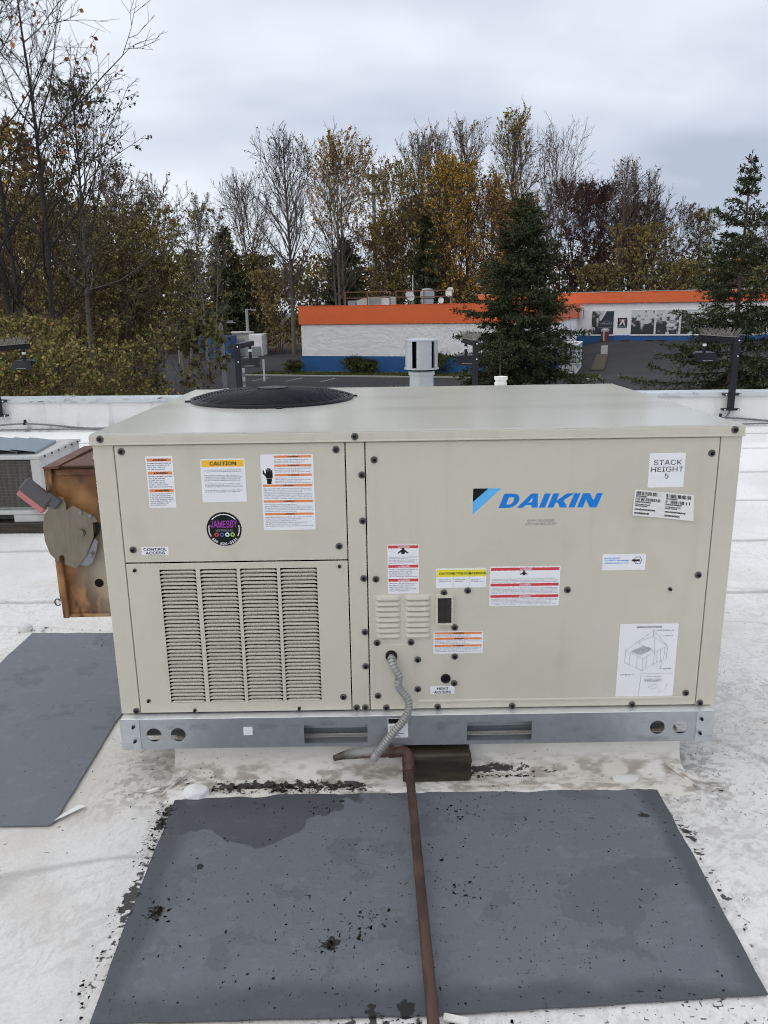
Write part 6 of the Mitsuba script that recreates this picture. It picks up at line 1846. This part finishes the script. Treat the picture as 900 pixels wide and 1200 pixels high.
# dark red trees
for lb, x, y, top, hw, seed in (('left one of the dark red brown trees behind the near spruce', 27.2, 112, up(17.0, 101, 112), 4.6, 61), ('middle one of the dark red brown trees, the tallest', 31.6, 113, up(17.1, 103, 113), 4.8, 62), ('right one of the dark red brown trees', 36.4, 112, up(14.4, 101, 112), 4.4, 63)):
    broadleaf('dark_red_tree', lb, x, y, top, hw, seed, stems=6, fork=0.10, bark='red', base=0.25, n1=90, ang1=40, prof='top', n2=11, n3=4, twig=0.024, nleaf=12000, leaf=0.21, cols=MAROON, lf0=0.35, wob=0.2)
for lb, x, y, top, hw, seed, cols in (('olive leafed tree below the narrow columnar poplar', 34.4, 106, up(10.6, 90, 106), 4.4, 64, OLIVE), ('low olive thicket tree behind the right part of the store', 40.6, 106, up(6.6, 90, 106), 4.6, 65, OLIVE), ('dark low tree behind the step in the orange fascia', 29.6, 106, up(6.4, 90, 106), 4.4, 66, OLIVE + MAROON[:2]),
                                      ('low olive thicket tree behind the right spruce', 47.5, 106, up(6.6, 90, 106), 5.0, 68, OLIVE)):
    broadleaf('leafy_tree', lb, x, y, top, hw, seed, stems=5, fork=0.2, bark='brown', base=0.05, n1=64, ang1=42, n2=8, n3=2, twig=0.022, nleaf=16000, leaf=0.22, cols=cols, prof='col')
for lb, x, y, top, hw, seed, cols in (('pale grey bare tree right of the columnar poplar', 42.4, 116, up(14.8, 106, 116), 4.3, 71, GREY), ('thin olive leafed tree just left of the right spruce', 47.2, 117, up(14.2, 108, 117), 4.0, 72, OLIVE), ('pale bare tree right of the right spruce', 57.5, 117, up(9.4, 72, 117), 4.5, 73, GREY)):
    broadleaf('bare_tree', lb, x, y, top, hw, seed, stems=2, bark='grey', base=0.25, n1=54, ang1=44, n2=9, n3=6, twig=0.02, nleaf=1500 if seed != 72 else 3500, leaf=0.24, cols=cols, wob=0.2)
broadleaf('bare_tree', 'low grey bare tree at the foot of the tall bare poplar', -8.8, 104, 5.9, 2.0, 74, stems=3, bark='grey', base=0.1, n1=40, ang1=40, n2=9, n3=5, twig=0.022, nleaf=500, leaf=0.22, cols=GREY)
# near spruces
conifer('spruce_tree', 'big dark spruce in front of the store, blunt topped with long ragged boughs', 7.35, 40, 7.25, 4.7, 81, spray=0.20, whorl=0.34, prof=0.78, perb=11, seg=0.19, ragged=0.34, base=0.03, droop=0.08, upturn=0.12, fill=0.26)
conifer('spruce_tree', 'dark spruce at the right edge with a thin open pointed top', 14.35, 30, 7.2, 4.3, 82, spray=0.165, whorl=0.38, prof=1.0, perb=8, seg=0.18, ragged=0.36, base=0.02, droop=0.05, upturn=0.14, leader=1.2, fill=0.29)
conifer('spruce_tree', 'young spruce shoot in front of the big dark spruce', 5.9, 37, 0.55, 1.6, 83, spray=0.17, whorl=0.4, perb=7, seg=0.2, prof=0.8)

# scrub along the far side of the parapet
SHRUB = ((0.238, 0.223, 0.073), (0.181, 0.188, 0.064), (0.317, 0.262, 0.092), (0.366, 0.287, 0.107), (0.151, 0.154, 0.058), (0.28, 0.172, 0.073))
rg = np.random.default_rng(99)
for k, (px_, y, top, hw, lf, nl) in enumerate(((-8.1, 15.0, 1.10, 1.15, 0.085, 7000), (-6.9, 14.2, 0.95, 1.05, 0.08, 6500), (-6.2, 15.6, -0.15, 0.9, 0.085, 4000), (-8.0, 17.5, 1.45, 1.1, 0.09, 5500), (-6.9, 18.0, -0.10, 1.0, 0.09, 3500), (-9.6, 17.0, 1.5, 1.3, 0.09, 6000),
                                               (-5.0, 14.6, -0.20, 0.8, 0.085, 2200), (-4.1, 14.6, -0.45, 0.7, 0.085, 1500), (-4.75, 16.5, 1.20, 0.70, 0.125, 330), (-4.05, 16.8, 1.42, 0.55, 0.13, 300), (-3.0, 15.0, -0.10, 0.5, 0.10, 260), (-9.0, 13.6, 0.7, 1.0, 0.085, 5500))):
    where = ('at the left edge below the floodlight', 'second from the left behind the parapet', 'third along the parapet from the left', 'tall, behind the leftmost ones', 'low, before the parked car', 'far left behind the floodlight arm',
             'low, in the middle of the bank', 'low, left of the near lamp post', 'tall with broad pale leaves before the blue container', 'tallest with broad pale leaves beside the near lamp post', 'small, at the foot of the near lamp post', 'outermost left, closest to the parapet')[k]
    broadleaf('shrub', 'leafy olive shrub ' + where, px_, y, top, hw, 200 + k, stems=7 if k not in (8, 9) else 4, fork=0.26 if k not in (8, 9) else 0.16, bark='brown', base=0.12 if k not in (8, 9) else 0.66, n1=70 if k not in (8, 9, 10) else 20, ang1=42, prof='col', trop=0.10, n2=7 if k not in (8, 9, 10) else 4, n3=3 if k not in (8, 9, 10) else 2, twig=0.0045, nleaf=nl, leaf=lf, cols=SHRUB if k not in (8, 9, 10) else ((0.115, 0.11, 0.035), (0.09, 0.095, 0.03), (0.14, 0.12, 0.05)),
              group='shrubs along the left of the parapet', trunk_r=0.05 if k not in (8, 9, 10) else 0.022, cat='shrub', wob=0.22)
for k, (s, v, hw, top, lb) in enumerate(((-0.3, -1.2, 0.55, 0.9, 'small round shrub at the left corner of the store'), (4.9, -1.0, 0.9, 1.2, 'larger round dark shrub against the blue base band'), (6.2, -1.3, 0.7, 1.0, 'smaller dark shrub right of the larger one at the blue base band'), (11.5, -1.2, 1.6, 1.5, 'dark low shrub left of the big spruce'))):
    p = sv(s, v, 0)
    broadleaf('shrub', lb, p[0], p[1], GZ + top, hw, 230 + k, stems=6, fork=0.5, bark='dark', base=0.1, n1=60, ang1=50, prof='dome', n2=6, n3=3, twig=0.008, nleaf=3200, leaf=0.12, cols=GREEN, cat='shrub', trunk_r=0.04, l2=0.5)


def thicket(name, label, n, boxes, leaf, cols, seed):
    """Undergrowth that reads as one mass: leaf blades through a volume with a broken top."""
    r = np.random.default_rng(seed)
    c = []
    for x0, x1, y0, y1, h in boxes:
        q = r.uniform((x0, y0, 0), (x1, y1, 1), (n, 3))
        hh = h * (0.35 + 0.95 * meshkit.fbm(np.stack([q[:, 0] * 0.22, q[:, 1] * 0.22, q[:, 0] * 0], -1) + seed, 4, seed))
        q[:, 2] = GZ + q[:, 2] ** 0.8 * hh
        c.append(q)
    V, F, C = leaves(r, np.vstack(c), leaf, cols, jit=0.5)
    add(name, (V, F), 'coloured_matte', color=C, kind='stuff', label=label)


thicket('woodland', 'dark undergrowth and distant woodland behind the store and the left thicket', 13000, ((-60, -14, 100, 110, 13), (-14, 20, 118, 124, 16), (16, 60, 120, 126, 17), (-40, -14, 40, 46, 8.0)), 0.58, OLIVE + BROWN[:2] + GREEN[:1], 300)
thicket('brambles', 'low tangled brambles and weeds covering the ground behind the left parapet', 13000, ((-13, -6.3, 11.5, 20, 3.4),), 0.09, SHRUB, 301)
thicket('undergrowth', 'dark leafy undergrowth at the foot of the left thicket', 13000, ((-22, -12.6, 25, 36, 3.0),), 0.15, OLIVE, 302)
print('tree triangles', ntri)
